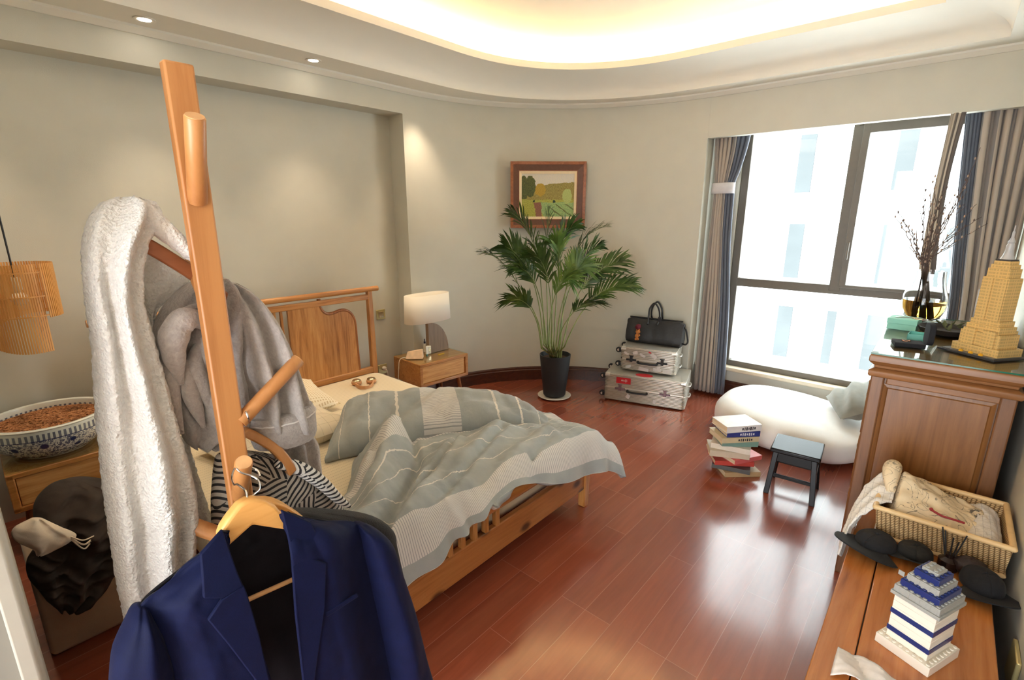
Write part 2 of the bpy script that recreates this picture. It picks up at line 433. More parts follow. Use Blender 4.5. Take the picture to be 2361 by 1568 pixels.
# ================================================================== BED
M_teak = wood('honey_oiled_teak', S(142, 86, 38), S(180, 120, 62), S(198, 142, 82), 0, 0.35, 1.0, 0, 0.15)
M_teak_v = wood('honey_oiled_teak_upright', S(142, 86, 38), S(184, 124, 64), S(206, 150, 88), 2, 0.35, 1.0, 0, 0.15, 0.11, 0)
M_pine = wood('knotty_pine_board', S(138, 82, 38), S(164, 104, 54), S(178, 120, 66), 0, 0.38, 0.8, 4.2, 0.1)
M_teak_d = wood('dark_edge_teak', S(104, 58, 28), S(140, 84, 42), S(160, 100, 54), 2, 0.35)
bed = thing('bed', 'wooden double bed with a slatted headboard and knotty footboard, unmade', 'bed', (1.315, 2.4, 0))
MB().tube([(0.425, 3.42, 1.088), (2.245, 3.42, 1.088)], 0.020, 14).build('headboard_rail', M_teak, bed)
MB().box((0.48, 3.402, 1.008), (2.17, 3.438, 1.05)).box((0.48, 3.40, 0.402), (2.17, 3.44, 0.452)).build('headboard_rail', M_teak, bed, bevel=0.006)
for x in (0.468, 2.162):
    MB().hull8([(x - .026, 3.395, 0), (x + .026, 3.395, 0), (x + .026, 3.445, 0), (x - .026, 3.445, 0)], [(x - .02, 3.40, 1.075), (x + .02, 3.40, 1.075), (x + .02, 3.44, 1.075), (x - .02, 3.44, 1.075)]).build('headboard_post', M_teak_v, bed, bevel=0.006)
cut_px = [(735.5, 672), (734, 690), (736, 706), (743, 718), (754, 724), (768, 722), (783, 716), (797, 716), (808, 723), (815, 735), (818.5, 752), (821, 780), (824, 810), (827.5, 838)]
cut = [(PY(x, y, 3.42).x, PY(x, y, 3.42).z) for x, y in cut_px]
cut[0] = (cut[0][0], 1.02); cut[-1] = (cut[-1][0], 0.44)
for sgn in (1, -1):
    fx = (lambda x: x) if sgn > 0 else (lambda x: 2.63 - x)
    poly = [(fx(1.50), 0.44), (fx(1.50), 1.02)] + [(fx(x), z) for x, z in cut]
    MB().prism(poly, 1, 3.408, 3.430).build('headboard_panel', M_teak_v, bed, smooth_angle=0)
    MB().tube([(fx(x), 3.418, z) for x, z in catmull(cut, 50)], 0.0135, 10).build('panel_moulding', M_teak_d, bed)
for i in range(7):
    x = 1.315 + (i - 3) * 0.047
    MB().box((x - .009, 3.41, 0.44), (x + .009, 3.43, 1.02)).build('headboard_slat', M_teak_v, bed, bevel=0.003)
for x in (0.452, 2.206):
    MB().hull8([(x - .022, 1.36, 0), (x + .022, 1.36, 0), (x + .022, 1.405, 0), (x - .022, 1.405, 0)], [(x - .027, 1.352, 0.415), (x + .027, 1.352, 0.415), (x + .027, 1.41, 0.415), (x - .027, 1.41, 0.415)]).build('leg', M_teak_v, bed, bevel=0.006)
MB().box((0.47, 1.366, 0.116), (2.19, 1.398, 0.262)).build('footboard', M_pine, bed, bevel=0.006)
MB().loft([[Vector((x, 1.382 + 0.028 * math.cos(t * math.pi / 8), 0.372 + 0.036 * math.sin(t * math.pi / 8))) for t in range(16)] for x in (0.47, 2.19)]).build('footboard_rail', M_teak, bed)
for i in range(5):
    x = 1.315 + (i - 2) * 0.072
    MB().box((x - .013, 1.368, 0.255), (x + .013, 1.396, 0.35)).build('footboard_spindle', M_teak_v, bed, bevel=0.004)
for x in (0.44, 2.178):
    MB().box((x, 1.40, 0.13), (x + 0.026, 3.40, 0.27)).build('side_rail', M_teak, bed, bevel=0.005)

def dotted_sheet(name, base, line, pitch, cross=False, width=0.10):
    n = NT(name); co = n.coord('Object'); sp = n.n('ShaderNodeSeparateXYZ'); n.l(co, sp.inputs[0])
    wob = n.math('MULTIPLY', n.noise(co, 40, 2).outputs[0], 0.004)
    def lines(ax, p):
        fr = n.math('FRACT', n.math('DIVIDE', n.math('ADD', sp.outputs[ax], wob), p)); return n.math('LESS_THAN', fr, width)
    a = lines(1, pitch)
    dash = n.math('LESS_THAN', n.math('FRACT', n.math('DIVIDE', sp.outputs[0], 0.009)), 0.6)
    f = n.math('MULTIPLY', a, dash)
    if cross: f = n.math('MAXIMUM', a, lines(0, pitch))
    col = n.mix(n.math('MULTIPLY', f, 0.55), base, line)
    n.set(col, 0.9); n.b.inputs['Sheen Weight'].default_value = 0.15
    n.bump(n.noise(co, 500, 3).outputs[0], 0.12, 0.003); return n.m
M_sheet = dotted_sheet('cream_dotted_sheet', S(226, 212, 182), S(120, 100, 74), 0.026)
def gingham(name):
    n = NT(name); co = n.coord('Object'); sp = n.n('ShaderNodeSeparateXYZ'); n.l(co, sp.inputs[0])
    a = n.math('LESS_THAN', n.math('FRACT', n.math('DIVIDE', sp.outputs[0], 0.018)), 0.5)
    b = n.math('LESS_THAN', n.math('FRACT', n.math('DIVIDE', sp.outputs[1], 0.018)), 0.5)
    n.set(n.mix(n.math('MULTIPLY', n.math('MULTIPLY', a, b), 0.6), S(230, 216, 188), S(176, 140, 84)), 0.9)
    n.bump(n.noise(co, 400, 3).outputs[0], 0.12, 0.003); return n.m
def rbox_rings(x0, x1, y0, y1, z0, z1, r, n=10):
    out = []
    for ins, z in [(r, z0), (r * .3, z0 + r * .3), (0, z0 + r)] + [(0, z1 - r), (r * .08, z1 - r * .6), (r * .3, z1 - r * .3), (r * .6, z1 - r * .08), (r * 1.2, z1)]:
        ring = []; c = r * 0.9
        for cx, cy, a0 in ((x1 - ins - c, y1 - ins - c, 0), (x0 + ins + c, y1 - ins - c, 90), (x0 + ins + c, y0 + ins + c, 180), (x1 - ins - c, y0 + ins + c, 270)):
            for k in range(n): a = math.radians(a0 + 90 * k / (n - 1)); ring.append(Vector((cx + c * math.cos(a), cy + c * math.sin(a), z)))
        out.append(ring)
    return out
ma = MB().loft(rbox_rings(0.475, 2.17, 1.42, 3.38, 0.20, 0.43, 0.07)).build('mattress', M_sheet, smooth_angle=60)
tag(ma, 'mattress in a cream dotted fitted sheet on the wooden bed', 'mattress')

def pillow(name, mat, c, L, W, T, rz, tilt, label, seed, group=None):
    M = Matrix.Translation(Vector(c)) @ rotz(rz) @ Matrix.Rotation(tilt, 4, 'X')
    mb = MB()
    for sg in (1, -1):
        def fn(u, v):
            x, y = u * 2 - 1, v * 2 - 1
            e = max(0, (1 - abs(x) ** 3.2)) ** 0.55 * max(0, (1 - abs(y) ** 3.2)) ** 0.55
            pin = 1 - 0.07 * (abs(x) ** 2 * (1 - y * y) + abs(y) ** 2 * (1 - x * x))
            zz = sg * T / 2 * e + 0.02 * e * fbm(x * 1.7 + seed, y * 1.7, seed)
            return M @ Vector((x * L / 2 * pin, y * W / 2 * pin, zz))
        mb.grid(fn, 30, 22)
    o = mb.build(name, mat, smooth_angle=180); return tag(o, label, 'pillow', group)
pillow('pillow', gingham('tan_gingham_cotton'), (1.16, 3.06, 0.50), 0.74, 0.46, 0.17, math.radians(-4), 0.12, 'cream pillow with a tan gingham check against the headboard', 3.1)
pillow('pillow', dotted_sheet('cream_grid_cotton', S(226, 213, 188), S(130, 112, 84), 0.05, True, 0.03), (1.03, 2.60, 0.488), 0.72, 0.44, 0.15, math.radians(3), 0.0, 'cream pillow with thin grid lines lying in front of the gingham pillow', 8.7)

# ---- duvet
def duvet_material():
    n = NT('grey_blue_striped_duvet_cotton')
    uv = n.n('ShaderNodeUVMap'); uv.uv_map = 'uv'
    sp = n.n('ShaderNodeSeparateXYZ'); n.l(uv.outputs[0], sp.inputs[0])
    q, p = sp.outputs[0], sp.outputs[1]
    wn = n.noise(uv.outputs[0], 55, 2); wob = n.math('MULTIPLY', n.math('SUBTRACT', wn.outputs[0], 0.5), 0.012)
    pw = n.math('ADD', p, wob)
    W, K = (1, 1, 1, 1), (0, 0, 0, 1)
    def bands(lst):
        st = [(0, K)]
        for a, b in lst: st += [(a, W), (b, K)]
        return n.ramp(pw, st, 'CONSTANT')
    thin = bands([(0.002, 0.006), (0.235, 0.242), (0.34, 0.347), (0.45, 0.457), (0.53, 0.536), (0.80, 0.807), (0.89, 0.897), (0.97, 0.976)])
    band = n.ramp(p, [(0, K), (0.060, W), (0.145, K), (0.60, W), (0.70, K)], 'CONSTANT')
    pin = n.math('LESS_THAN', n.math('FRACT', n.math('DIVIDE', q, 0.0105)), 0.28)
    ns = n.noise(n.coord('Object'), 6, 4)
    base = n.ramp(ns.outputs[0], [(0.3, S(148, 153, 152)), (0.7, S(168, 172, 168))])
    bandc = n.mix(n.math('MULTIPLY', pin, 0.75), S(214, 210, 204), S(140, 142, 142))
    col = n.mix(thin, n.mix(band, base, bandc), S(222, 216, 204))
    n.set(col, 0.82); n.b.inputs['Sheen Weight'].default_value = 0.25
    n.bump(n.math('ADD', n.math('MULTIPLY', n.noise(n.coord('Object'), 600, 3).outputs[0], 0.4), n.noise(n.coord('Object'), 22, 4, 0.6, 0.6).outputs[0]), 0.35, 0.012)
    return n.m
M_duvet = duvet_material()
HEM = [(0.45, 1.30, .35), (0.8, 1.30, .325), (1.0, 1.30, .34), (1.15, 1.31, .38), (1.25, 1.315, .395), (1.36, 1.31, .43), (1.5, 1.325, .462), (1.68, 1.31, .40), (1.9, 1.29, .325), (2.08, 1.27, .29), (2.2, 1.24, .28), (2.34, 1.20, .20)]
REAR = [(0.45, 1.62), (0.75, 1.72), (0.93, 1.80), (1.05, 1.93), (1.2, 2.12), (1.5, 2.25), (1.8, 2.08), (2.0, 1.95), (2.12, 1.86), (2.2, 1.78), (2.27, 1.70), (2.29, 1.66)]
HEMS, REARS = catmull(HEM, 121), catmull(REAR, 121)
RIDGE = [([(905, 985), (885, 1060), (860, 1180), (830, 1290)], .085, .085), ([(1050, 1012), (985, 1090), (930, 1200), (885, 1290)], .05, .055), ([(1150, 985), (1080, 1060), (1010, 1150), (950, 1250)], .065, .10), ([(1260, 990), (1195, 1035), (1160, 1090)], .045, .06), ([(1330, 985), (1260, 1030), (1180, 1075)], .03, .10), ([(800, 1150), (830, 1120), (850, 1070)], .035, .05), ([(775, 1190), (800, 1260)], .04, .07)]
RID = [([PZ(x, y, .53).xy for x, y in pts], a, w) for pts, a, w in RIDGE]
CREASE = [([(1062, 990), (1012, 1060), (960, 1130), (900, 1210), (858, 1280)], .050, .020), ([(948, 985), (962, 1050), (940, 1120), (885, 1220)], .045, .022), ([(1162, 985), (1092, 1060), (1030, 1130), (955, 1225)], .040, .020), ([(1228, 1035), (1222, 1080), (1190, 1140)], .040, .018), ([(815, 1130), (860, 1090), (868, 1062)], .03, .02), ([(1270, 1000), (1225, 1040)], .03, .02)]
CRS = [([PZ(x, y, .53).xy for x, y in pts], a, w) for pts, a, w in CREASE]
def seg_dist(p, a, b):
    t = max(0, min(1, (p - a).dot(b - a) / (b - a).length_squared)); return (p - (a + (b - a) * t)).length
def duvet_low(u, v):
    k = min(int(u * 120), 119); f = u * 120 - k
    hx, hy, hz = (lerp(a, b, f) for a, b in zip(HEMS[k], HEMS[k + 1])); rx, ry = (lerp(a, b, f) for a, b in zip(REARS[k], REARS[k + 1]))
    hang = smooth(min(1, v / 0.20))
    over = 0.075 * math.sin(min(1, v / 0.20) * math.pi / 2)
    t = max(0, (v - 0.16) / 0.84)
    x = lerp(hx, rx, v); y = lerp(hy - 0.01, hy + 0.09, min(1, v / 0.2) ** 1.8) if v < 0.2 else lerp(hy + 0.09, ry, (v - 0.2) / 0.8)
    p = Vector((x, y))
    r = 0
    for pts, a, w in RID:
        d = min(seg_dist(p, A, B) for A, B in zip(pts, pts[1:])); r += 1.35 * a * gauss(d, w)
    for pts, a, w in CRS:
        d = min(seg_dist(p, A, B) for A, B in zip(pts, pts[1:])); r -= a * gauss(d, w)
    z = 0.484 + r * min(1, .35 + v * 1.6) + 0.014 * fbm(x * 5, y * 5, 1.3) + 0.008 * fbm(x * 15, y * 13, 4.3)
    z -= 0.035 * smooth((v - 0.93) / 0.07)
    side = smooth((u - 0.90) / 0.10); z = lerp(z, 0.375 + 0.01 * fbm(y * 9, x, 2), side * 0.85)
    fold = 0.014 * math.sin(u * 46 + 3 * fbm(u * 3, 0.5, 9)) * (1 - hang)
    return (x, y - fold, lerp(hz, z, hang))
dv = thing('duvet', 'crumpled grey blue striped duvet spilling over the foot of the bed', 'duvet', (1.4, 1.8, 0.45))
MB().grid(duvet_low, 170, 100, lambda u, v: (u * 1.95, v * 0.80)).build('spread_layer', M_duvet, dv, smooth_angle=180, solid=0.03, offset=-1)
SP = [(1.07, 2.20, 1.42, 2.60, .05), (1.15, 2.18, 1.53, 2.70, .145), (1.30, 2.11, 1.62, 2.60, .19), (1.50, 2.02, 1.78, 2.42, .20), (1.70, 1.91, 1.95, 2.28, .21), (1.90, 1.78, 2.08, 2.06, .185), (2.03, 1.68, 2.17, 1.87, .14), (2.13, 1.58, 2.22, 1.70, .05)]
SPS = catmull(SP, 110)
def duvet_roll():
    rings, uvs = [], []; m = 56
    for i, (fx, fy, bx, by, h) in enumerate(SPS):
        s = i / 109; ring = []
        for k in range(m):
            t = 2 * math.pi * k / m
            w = 0.5 - 0.5 * math.cos(t)
            px, py = lerp(fx, bx, w), lerp(fy, by, w)
            up = max(0, math.sin(t)) ** 0.72
            prof = up * (0.80 + 0.28 * w)
            crease = -0.062 * gauss(s - (0.30 + 0.12 * w), 0.05) * up * smooth((0.75 - w) / 0.5) - 0.03 * gauss(s - 0.42 - 0.3 * (w - .4), 0.035) * up
            wr = (0.024 * fbm(s * 7, w * 4, 2.2) + 0.010 * fbm(s * 22, w * 9, 5.1)) * up
            z = 0.445 + h * prof + crease + wr if t < math.pi else 0.437 + 0.0
            bulge = 0.03 * up * (1 - w) ** 2
            dx, dy = fx - bx, fy - by; L = math.hypot(dx, dy)
            ring.append(Vector((px + dx / L * bulge, py + dy / L * bulge, z)))
            uvs.append((w * 0.5 if t < math.pi else 1 - w * 0.5, 0.03 + s * 1.06 if s < 0.9 else 0.03 + s * 1.06))
        rings.append(ring)
    return rings, uvs
def roll_uv(s): return s
rg, uv = duvet_roll()
# stripes cross the roll: thin stripes at both ends, pin-striped band in the middle
uv = [(a, {0: 0}.get(-1, lerp(0.245, 1.02, (b - .03) / 1.06))) for a, b in uv]
MB().loft(rg, True, True, uv).build('folded_layer', M_duvet, dv, smooth_angle=180)

# ---- headphones
M_tan = plain('tan_leather', S(196, 142, 96), 0.55, 0, 0.05)
M_champ = plain('champagne_metal', S(200, 184, 150), 0.25, 0.9, 0.03)
hp = thing('headphones', 'tan and champagne over-ear headphones lying on the cream mattress', 'headphones', (PZ(836, 884, .44).x, PZ(836, 884, .44).y, 0.43))
ca, cb, cm = PZ(822, 880, .455), PZ(856, 876, .455), PZ(834, 898, .445)
for c in (ca, cb):
    cup = MB().lathe([(0.0, -.018), (.030, -.018), (.037, -.01), (.037, .004), (.030, .008)], (c.x, c.y, 0.452), 24).build('ear_cushion', M_tan, hp)
    MB().lathe([(.031, .006), (.031, .014), (.024, .020), (.010, .022), (.0, .022)], (c.x, c.y, 0.452), 24).build('ear_cup', M_champ, cup)
mid = (ca + cb) / 2; ax = (cb - ca); out = Vector((-ax.y, ax.x, 0)); out = out if out.dot(EYE - mid) > 0 else -out; out = out.normalized() * 0.14
band = [ca + (cb - ca) * (0.5 - 0.62 * math.cos(t * math.pi / 20)) + out * math.sin(t * math.pi / 20) for t in range(21)]
MB().loft([[Vector((p.x, p.y, 0.447)) + Vector((a, b, c)) for a, b, c in ((.004, 0, -.012), (-.004, 0, -.012), (-.004, 0, .012), (.004, 0, .012))] for p in band]).build('headband', M_tan, hp, bevel=0.002)

# ================================================================== NIGHTSTANDS
M_tglass = pane_glass('green_edged_table_glass', (0.93, 0.98, 0.95, 1))
M_teak_drawer = wood('pale_figured_teak_drawer', S(176, 120, 64), S(206, 152, 90), S(222, 172, 112), 0, 0.35, 1.6)
def nightstand(loc, rz, W, label, glabel):
    t = thing('nightstand', label, 'nightstand', loc, rz, 'nightstands either side of the bed')
    D = 0.40
    b = MB().box((0, 0, 0.262), (W, 0.018, 0.462)).box((0, D - .018, 0.262), (W, D, 0.462))
    b = MB().box((0, 0.02, 0.44), (W, D, 0.462)).box((0, 0.02, 0.262), (W, D, 0.284)).box((0, 0.02, 0.27), (0.024, D, 0.455)).box((W - .024, 0.02, 0.27), (W, D, 0.455)).box((0.01, D - .015, 0.27), (W - .01, D, 0.455))
    b.box((0, 0, 0.436), (W, 0.03, 0.463)).box((0, 0, 0.261), (W, 0.03, 0.288)).box((0, 0, 0.265), (0.03, 0.03, 0.46)).box((W - .03, 0, 0.265), (W, 0.03, 0.46))
    b.build('body', M_teak, t, bevel=0.005, local=True)
    MB().box((0.032, 0.012, 0.290), (W - .032, 0.035, 0.434)).build('drawer', M_teak_drawer, t, bevel=0.002, local=True)
    for sx, sy in ((1, 0), (0, 0), (1, 1), (0, 1)):
        x0, y0 = (W - .07 if sx else .07), (D - .07 if sy else .07); dx, dy = (.035 if sx else -.035), (.03 if sy else -.03)
        MB().tube([(x0 + dx, y0 + dy, 0), (x0, y0, 0.266)], [0.011, 0.019], 12).build('leg', M_teak_d, t, local=True)
    g = MB().box((0.004, 0.004, 0.4635), (W - .004, D - .004, 0.4705)); g.xf(frame_at(loc, rz))
    tag(g.build('glass_sheet', M_tglass, bevel=0.001), glabel, 'glass sheet')
    return t
nightstand((2.397, 3.115, 0), math.radians(-3.5), 0.515, 'low oiled wood nightstand under the table lamp, right of the bed', 'clear glass sheet on the nightstand under the table lamp')
nightstand((-0.013, 3.16, 0), math.radians(-0.6), 0.438, 'oiled wood nightstand under the porcelain basin, left of the bed', 'clear glass sheet on the nightstand under the porcelain basin')

# ---- lamp and small things on the right nightstand
M_shade = NT('cream_linen_shade'); M_shade.set(S(252, 244, 228), 0.85); M_shade.b.inputs['Transmission Weight'].default_value = 0.0
M_shade.bump(M_shade.noise(M_shade.coord('Object', (1, 1, 6)), 120, 3).outputs[0], 0.15, 0.003); M_shade = M_shade.m
M_stone = wood('grey_brown_veneer', S(116, 96, 80), S(136, 114, 94), S(146, 124, 104), 2, 0.5)
ZT = 0.4715
lp = thing('table_lamp', 'table lamp with an oval cream shade and quarter-round wooden base', 'lamp', (2.76, 3.33, ZT))
c0 = Vector((2.675, 3.33, 0))
def oval(r, a, z, c, n=48):
    """stadium-like oval ring, long axis along X"""
    return [Vector((c[0] + a * math.copysign(abs(math.cos(k * 2 * math.pi / n)) ** 0.8, math.cos(k * 2 * math.pi / n)), c[1] + r * math.copysign(abs(math.sin(k * 2 * math.pi / n)) ** 0.8, math.sin(k * 2 * math.pi / n)), z)) for k in range(n)]
sh = MB().loft([oval(.100, .235, 0.765, c0), oval(.094, .225, 1.0, c0)], True, False).build('shade', M_shade, lp, solid=0.003, smooth_angle=60)
qb = [(2.655, ZT + .002), (2.655, ZT + .27)] + [(2.655 + 0.03 + 0.195 * math.sin(t * math.pi / 20), ZT + .002 + 0.268 * math.cos(t * math.pi / 20)) for t in range(0, 11)] + [(2.882, ZT + .002)]
MB().prism(qb, 1, 3.305, 3.345).build('base', M_stone, lp, bevel=0.003, smooth_angle=25)
MB().tube([(2.69, 3.33, ZT + .25), (2.69, 3.33, ZT + .34)], 0.008).build('stem', M_champ, lp)
M_peach = plain('peach_and_white_paper', S(236, 204, 168), 0.6, 0, 0.12, 18)
a, b = PZ(934, 829, ZT), PZ(974, 829, ZT); u = (b - a).normalized(); v = Vector((-u.y, u.x, 0))
tb = MB().hull8([a, b, b + v * .075, a + v * .075], [a + Vector((0, 0, .06)) + v * .032 + u * .015, b + Vector((0, 0, .085)) + v * .030, b + Vector((0, 0, .085)) + v * .045, a + Vector((0, 0, .06)) + v * .045 + u * .015])
tag(tb.build('tissue_pack', M_peach, bevel=0.006), 'peach and white paper tissue pack on the nightstand glass', 'tissues')
M_lotion = plain('white_plastic', S(232, 226, 208), 0.35, 0, 0.02)
M_teal = plain('teal_plastic_cap', S(98, 140, 132), 0.4)
M_navy = plain('dark_blue_plastic', S(34, 38, 70), 0.35)
p = PZ(988, 816, ZT)
t = thing('lotion_bottle', 'square white lotion bottle standing against the lamp base', 'bottle', (p.x, p.y, ZT))
MB().cbox((0, 0, .037), (.042, .03, .074)).build('body', M_lotion, t, bevel=.006, local=True)
MB().cbox((0.004, -.0156, .036), (.02, .001, .03)).build('label_patch', M_champ, t, local=True)
p = PZ(984.5, 821, ZT)
t = thing('cream_tube', 'small white tube standing on its teal cap on the nightstand', 'tube', (p.x, p.y, ZT))
MB().lathe([(.010, 0), (.010, .016), (.008, .018)], (0, 0, 0), 16).build('cap', M_teal, t, local=True)
MB().hull8([(-.011, -.009, .018), (.011, -.009, .018), (.011, .009, .018), (-.011, .009, .018)], [(-.010, -.0015, .085), (.010, -.0015, .085), (.010, .0015, .085), (-.010, .0015, .085)]).build('body', M_lotion, t, bevel=.002, local=True)
p = PZ(980, 811, ZT)
t = thing('dropper_bottle', 'small bottle with a dark blue dropper top behind the lotion', 'bottle', (p.x, p.y, ZT))
MB().lathe([(.014, 0), (.014, .065), (.008, .078)], (0, 0, 0), 16).build('body', M_lotion, t, local=True)
MB().lathe([(.009, .078), (.009, .094), (.005, .098), (.005, .115), (.002, .12)], (0, 0, 0), 16).build('dropper', M_navy, t, local=True)
p = PZ(1017, 817, ZT)
tag(MB().cbox((p.x, p.y, ZT + .004), (.07, .012, .008), None).build('trinket', plain('brass_yellow', S(190, 150, 40), .4, .6), bevel=.002), 'small flat brass-yellow stick on the nightstand glass', 'trinket')
# ---- wall switch, socket, plug and cable
M_brass = plain('pale_brass_plate', S(196, 182, 130), 0.35, 0.5, 0.04)
sw = thing('wall_switch', 'pale brass rocker switch on the alcove wall beside the bed', 'switch', (2.434, 3.69, 0.81))
MB().box((2.390, 3.678, 0.765), (2.478, 3.689, 0.853)).build('plate', M_brass, sw, bevel=.003)
MB().box((2.408, 3.674, 0.783), (2.460, 3.680, 0.835)).build('rocker', M_champ, sw, bevel=.002)
so = thing('wall_socket', 'brass wall socket behind the nightstand with a plug in it', 'socket', (2.424, 3.69, 0.31))
MB().box((2.372, 3.680, 0.262), (2.462, 3.689, 0.352)).build('plate', M_brass, so, bevel=.003)
pg = thing('plug', 'white plug and lead in the wall socket by the bed', 'plug', (2.424, 3.66, 0.31))
MB().lathe([(.019, 0), (.019, .02), (.012, .028)], (2.424, 3.679, .315), 16, M=Matrix.Rotation(math.radians(90), 4, 'X')).build('plug_body', M_lotion, pg)
MB().tube(catmull([(2.424, 3.651, .315), (2.43, 3.63, .29), (2.435, 3.63, .2), (2.45, 3.64, .08), (2.47, 3.63, .012)], 30), .0035, 8).build('lead', M_lotion, pg)
cb_ = catmull([tuple(PZ(952, 827, ZT + .006)), tuple(PZ(944, 824, ZT + .012)), tuple(PX(923, 828, 2.385)), tuple(PX(919.5, 850, 2.372)), tuple(PX(921, 880, 2.375)), (2.40, 3.28, .12), (2.43, 3.40, .01)], 50)
tag(MB().tube(cb_, .003, 8).build('charging_cable', M_lotion), 'thin white cable hanging over the near edge of the nightstand', 'cable')

# ================================================================== LEFT SIDE: pendant, basin, hamper
M_slat = wood('pale_wood_veneer_slat', S(200, 134, 62), S(222, 160, 86), S(230, 174, 104), 2, 0.5)
M_black = plain('matt_black', S(26, 25, 26), 0.5, 0, 0.1)
pc = PD(40, 668, 2.42)
pd = thing('pendant_lamp', 'pendant lamp with a spiral shade of pale wooden slats', 'lamp', (pc.x, pc.y, pc.z - 0.2))
R0 = 0.150
NS = 86
for k in range(NS):
    a = math.pi * 2 * k / NS + math.radians(-54)      # unrolls from the right, round the back
    fr = k / (NS - 1)
    zt = pc.z + 0.128; zb = pc.z - 0.135 - 0.17 * smooth((fr - .30) / .62)
    rr = R0 * (1 - 0.12 * fr)
    c, s_ = math.cos(a), math.sin(a)
    M = Matrix.Translation(Vector((pc.x + rr * c, pc.y + rr * s_, 0))) @ rotz(a)
    MB().box((-.0015, -.0035, zb), (.0015, .0035, zt), M).build('slat', M_slat, pd, smooth_angle=0)
for z in (pc.z + 0.085, pc.z - 0.03, pc.z - .125):
    MB().loft([[Vector((pc.x + r * math.cos(t * math.pi / 20) * (1 - 0.0), pc.y + r * math.sin(t * math.pi / 20), zz)) for r, zz in ((R0 * .965, z), (R0 * .99, z), (R0 * .99, z + .006), (R0 * .965, z + .006))] for t in range(41)], True, False).build('hoop', M_slat, pd)
MB().tube([(pc.x, pc.y, pc.z + .05), (pc.x, pc.y, 2.638)], .004, 8).build('cord', M_black, pd)
MB().tube([(pc.x - R0, pc.y, pc.z + .088), (pc.x + R0, pc.y, pc.z + .088)], .003, 6).build('spider_bar', M_slat, pd)
MB().lathe([(.018, .06), (.020, .05), (.020, .0), (.014, -.01)], (pc.x, pc.y, pc.z), 18).build('bulb_holder', M_lotion, pd)
MB().ball((pc.x, pc.y, pc.z - .045), .034, 16, 10).build('bulb', plain('frosted_bulb', S(240, 236, 226), .3), pd)

def porcelain():
    n = NT('blue_white_porcelain'); co = n.coord('Object')
    sp = n.n('ShaderNodeSeparateXYZ'); n.l(co, sp.inputs[0]); z = sp.outputs[2]
    v = n.n('ShaderNodeTexVoronoi'); v.inputs['Scale'].default_value = 17; n.l(co, v.inputs['Vector'])
    fl = n.ramp(v.outputs['Distance'], [(0.24, (1, 1, 1, 1)), (0.31, (0, 0, 0, 1))])
    vi = n.noise(co, 34, 2, 0.5, 2.2); vine = n.ramp(n.math('ABSOLUTE', n.math('SUBTRACT', vi.outputs[0], 0.5)), [(0.03, (1, 1, 1, 1)), (0.055, (0, 0, 0, 1))])
    le = n.n('ShaderNodeTexVoronoi'); le.inputs['Scale'].default_value = 58; n.l(co, le.inputs['Vector'])
    leaf = n.ramp(le.outputs['Distance'], [(0.28, (1, 1, 1, 1)), (0.36, (0, 0, 0, 1))])
    pat = n.math('MAXIMUM', n.math('MAXIMUM', fl, n.math('MULTIPLY', vine, .9)), n.math('MULTIPLY', leaf, .8))
    zone = n.ramp(z, [(0.0, (0, 0, 0, 1)), (0.012, (1, 1, 1, 1)), (0.126, (0, 0, 0, 1))], 'CONSTANT')
    wv = n.n('ShaderNodeTexWave'); wv.inputs['Scale'].default_value = 16; wv.inputs['Distortion'].default_value = 1.5; n.l(co, wv.inputs['Vector'])
    rimz = n.ramp(z, [(0, (0, 0, 0, 1)), (0.128, (1, 1, 1, 1)), (0.158, (0, 0, 0, 1))], 'CONSTANT')
    lines = n.ramp(z, [(0, (0, 0, 0, 1)), (.006, (1, 1, 1, 1)), (.011, (0, 0, 0, 1)), (.124, (1, 1, 1, 1)), (.127, (0, 0, 0, 1)), (.157, (1, 1, 1, 1)), (.160, (0, 0, 0, 1))], 'CONSTANT')
    f = n.math('MAXIMUM', n.math('MAXIMUM', n.math('MULTIPLY', pat, zone), n.math('MULTIPLY', n.math('GREATER_THAN', wv.outputs[1], .5), n.math('MULTIPLY', rimz, .8))), lines)
    n.set(n.mix(f, S(222, 224, 214), S(44, 56, 96)), 0.12); n.b.inputs['Coat Weight'].default_value = .5
    return n.m
bc = Vector((0.195, 3.38, 0.4715)); BR = 0.255
bo = thing('porcelain_basin', 'wide blue and white porcelain basin on the left nightstand', 'basin', tuple(bc))
MB().lathe([(.0, 0), (.145, 0), (.150, .006), (.185, .028), (.225, .07), (.245, .115), (.248, .15), (.244, .172), (.250, .180), (.244, .186), (.228, .183), (.225, .165), (.222, .12), (.0, .12)], (0, 0, 0), 64).build('basin_shell', porcelain(), bo, local=True, smooth_angle=40)
ch = NT('brown_bark_chips'); cv = ch.n('ShaderNodeTexVoronoi'); cv.inputs['Scale'].default_value = 90; cv.inputs['Randomness'].default_value = 1; ch.l(ch.coord('Object', (1, 1.8, 1), (0, 0, .5)), cv.inputs['Vector'])
ch.set(ch.ramp(cv.outputs['Color'], [(.1, S(120, 72, 38)), (.5, S(176, 116, 70)), (.9, S(206, 148, 98))]), .9); ch.bump(cv.outputs['Distance'], .9, .01)
random.seed(7)
chips = MB().grid(lambda u, v: (0.224 * math.sqrt(v) * math.cos(u * 2 * math.pi), 0.224 * math.sqrt(v) * math.sin(u * 2 * math.pi), .150 + .012 * (1 - v) + .004 * noise.noise(Vector((math.cos(u * 6.283) * v * 20, math.sin(u * 6.283) * v * 20, 0)))), 60, 24)
for i in range(420):
    r = .218 * math.sqrt(random.random()); a = random.random() * 6.283
    M = Matrix.Translation(Vector((r * math.cos(a), r * math.sin(a), .163 - .012 * (r / .22) ** 2))) @ Matrix.Rotation(random.random() * 3, 4, 'Z') @ Matrix.Rotation(random.uniform(-.5, .5), 4, 'X')
    chips.cbox((0, 0, 0), (random.uniform(.012, .026), .007, .004), M)
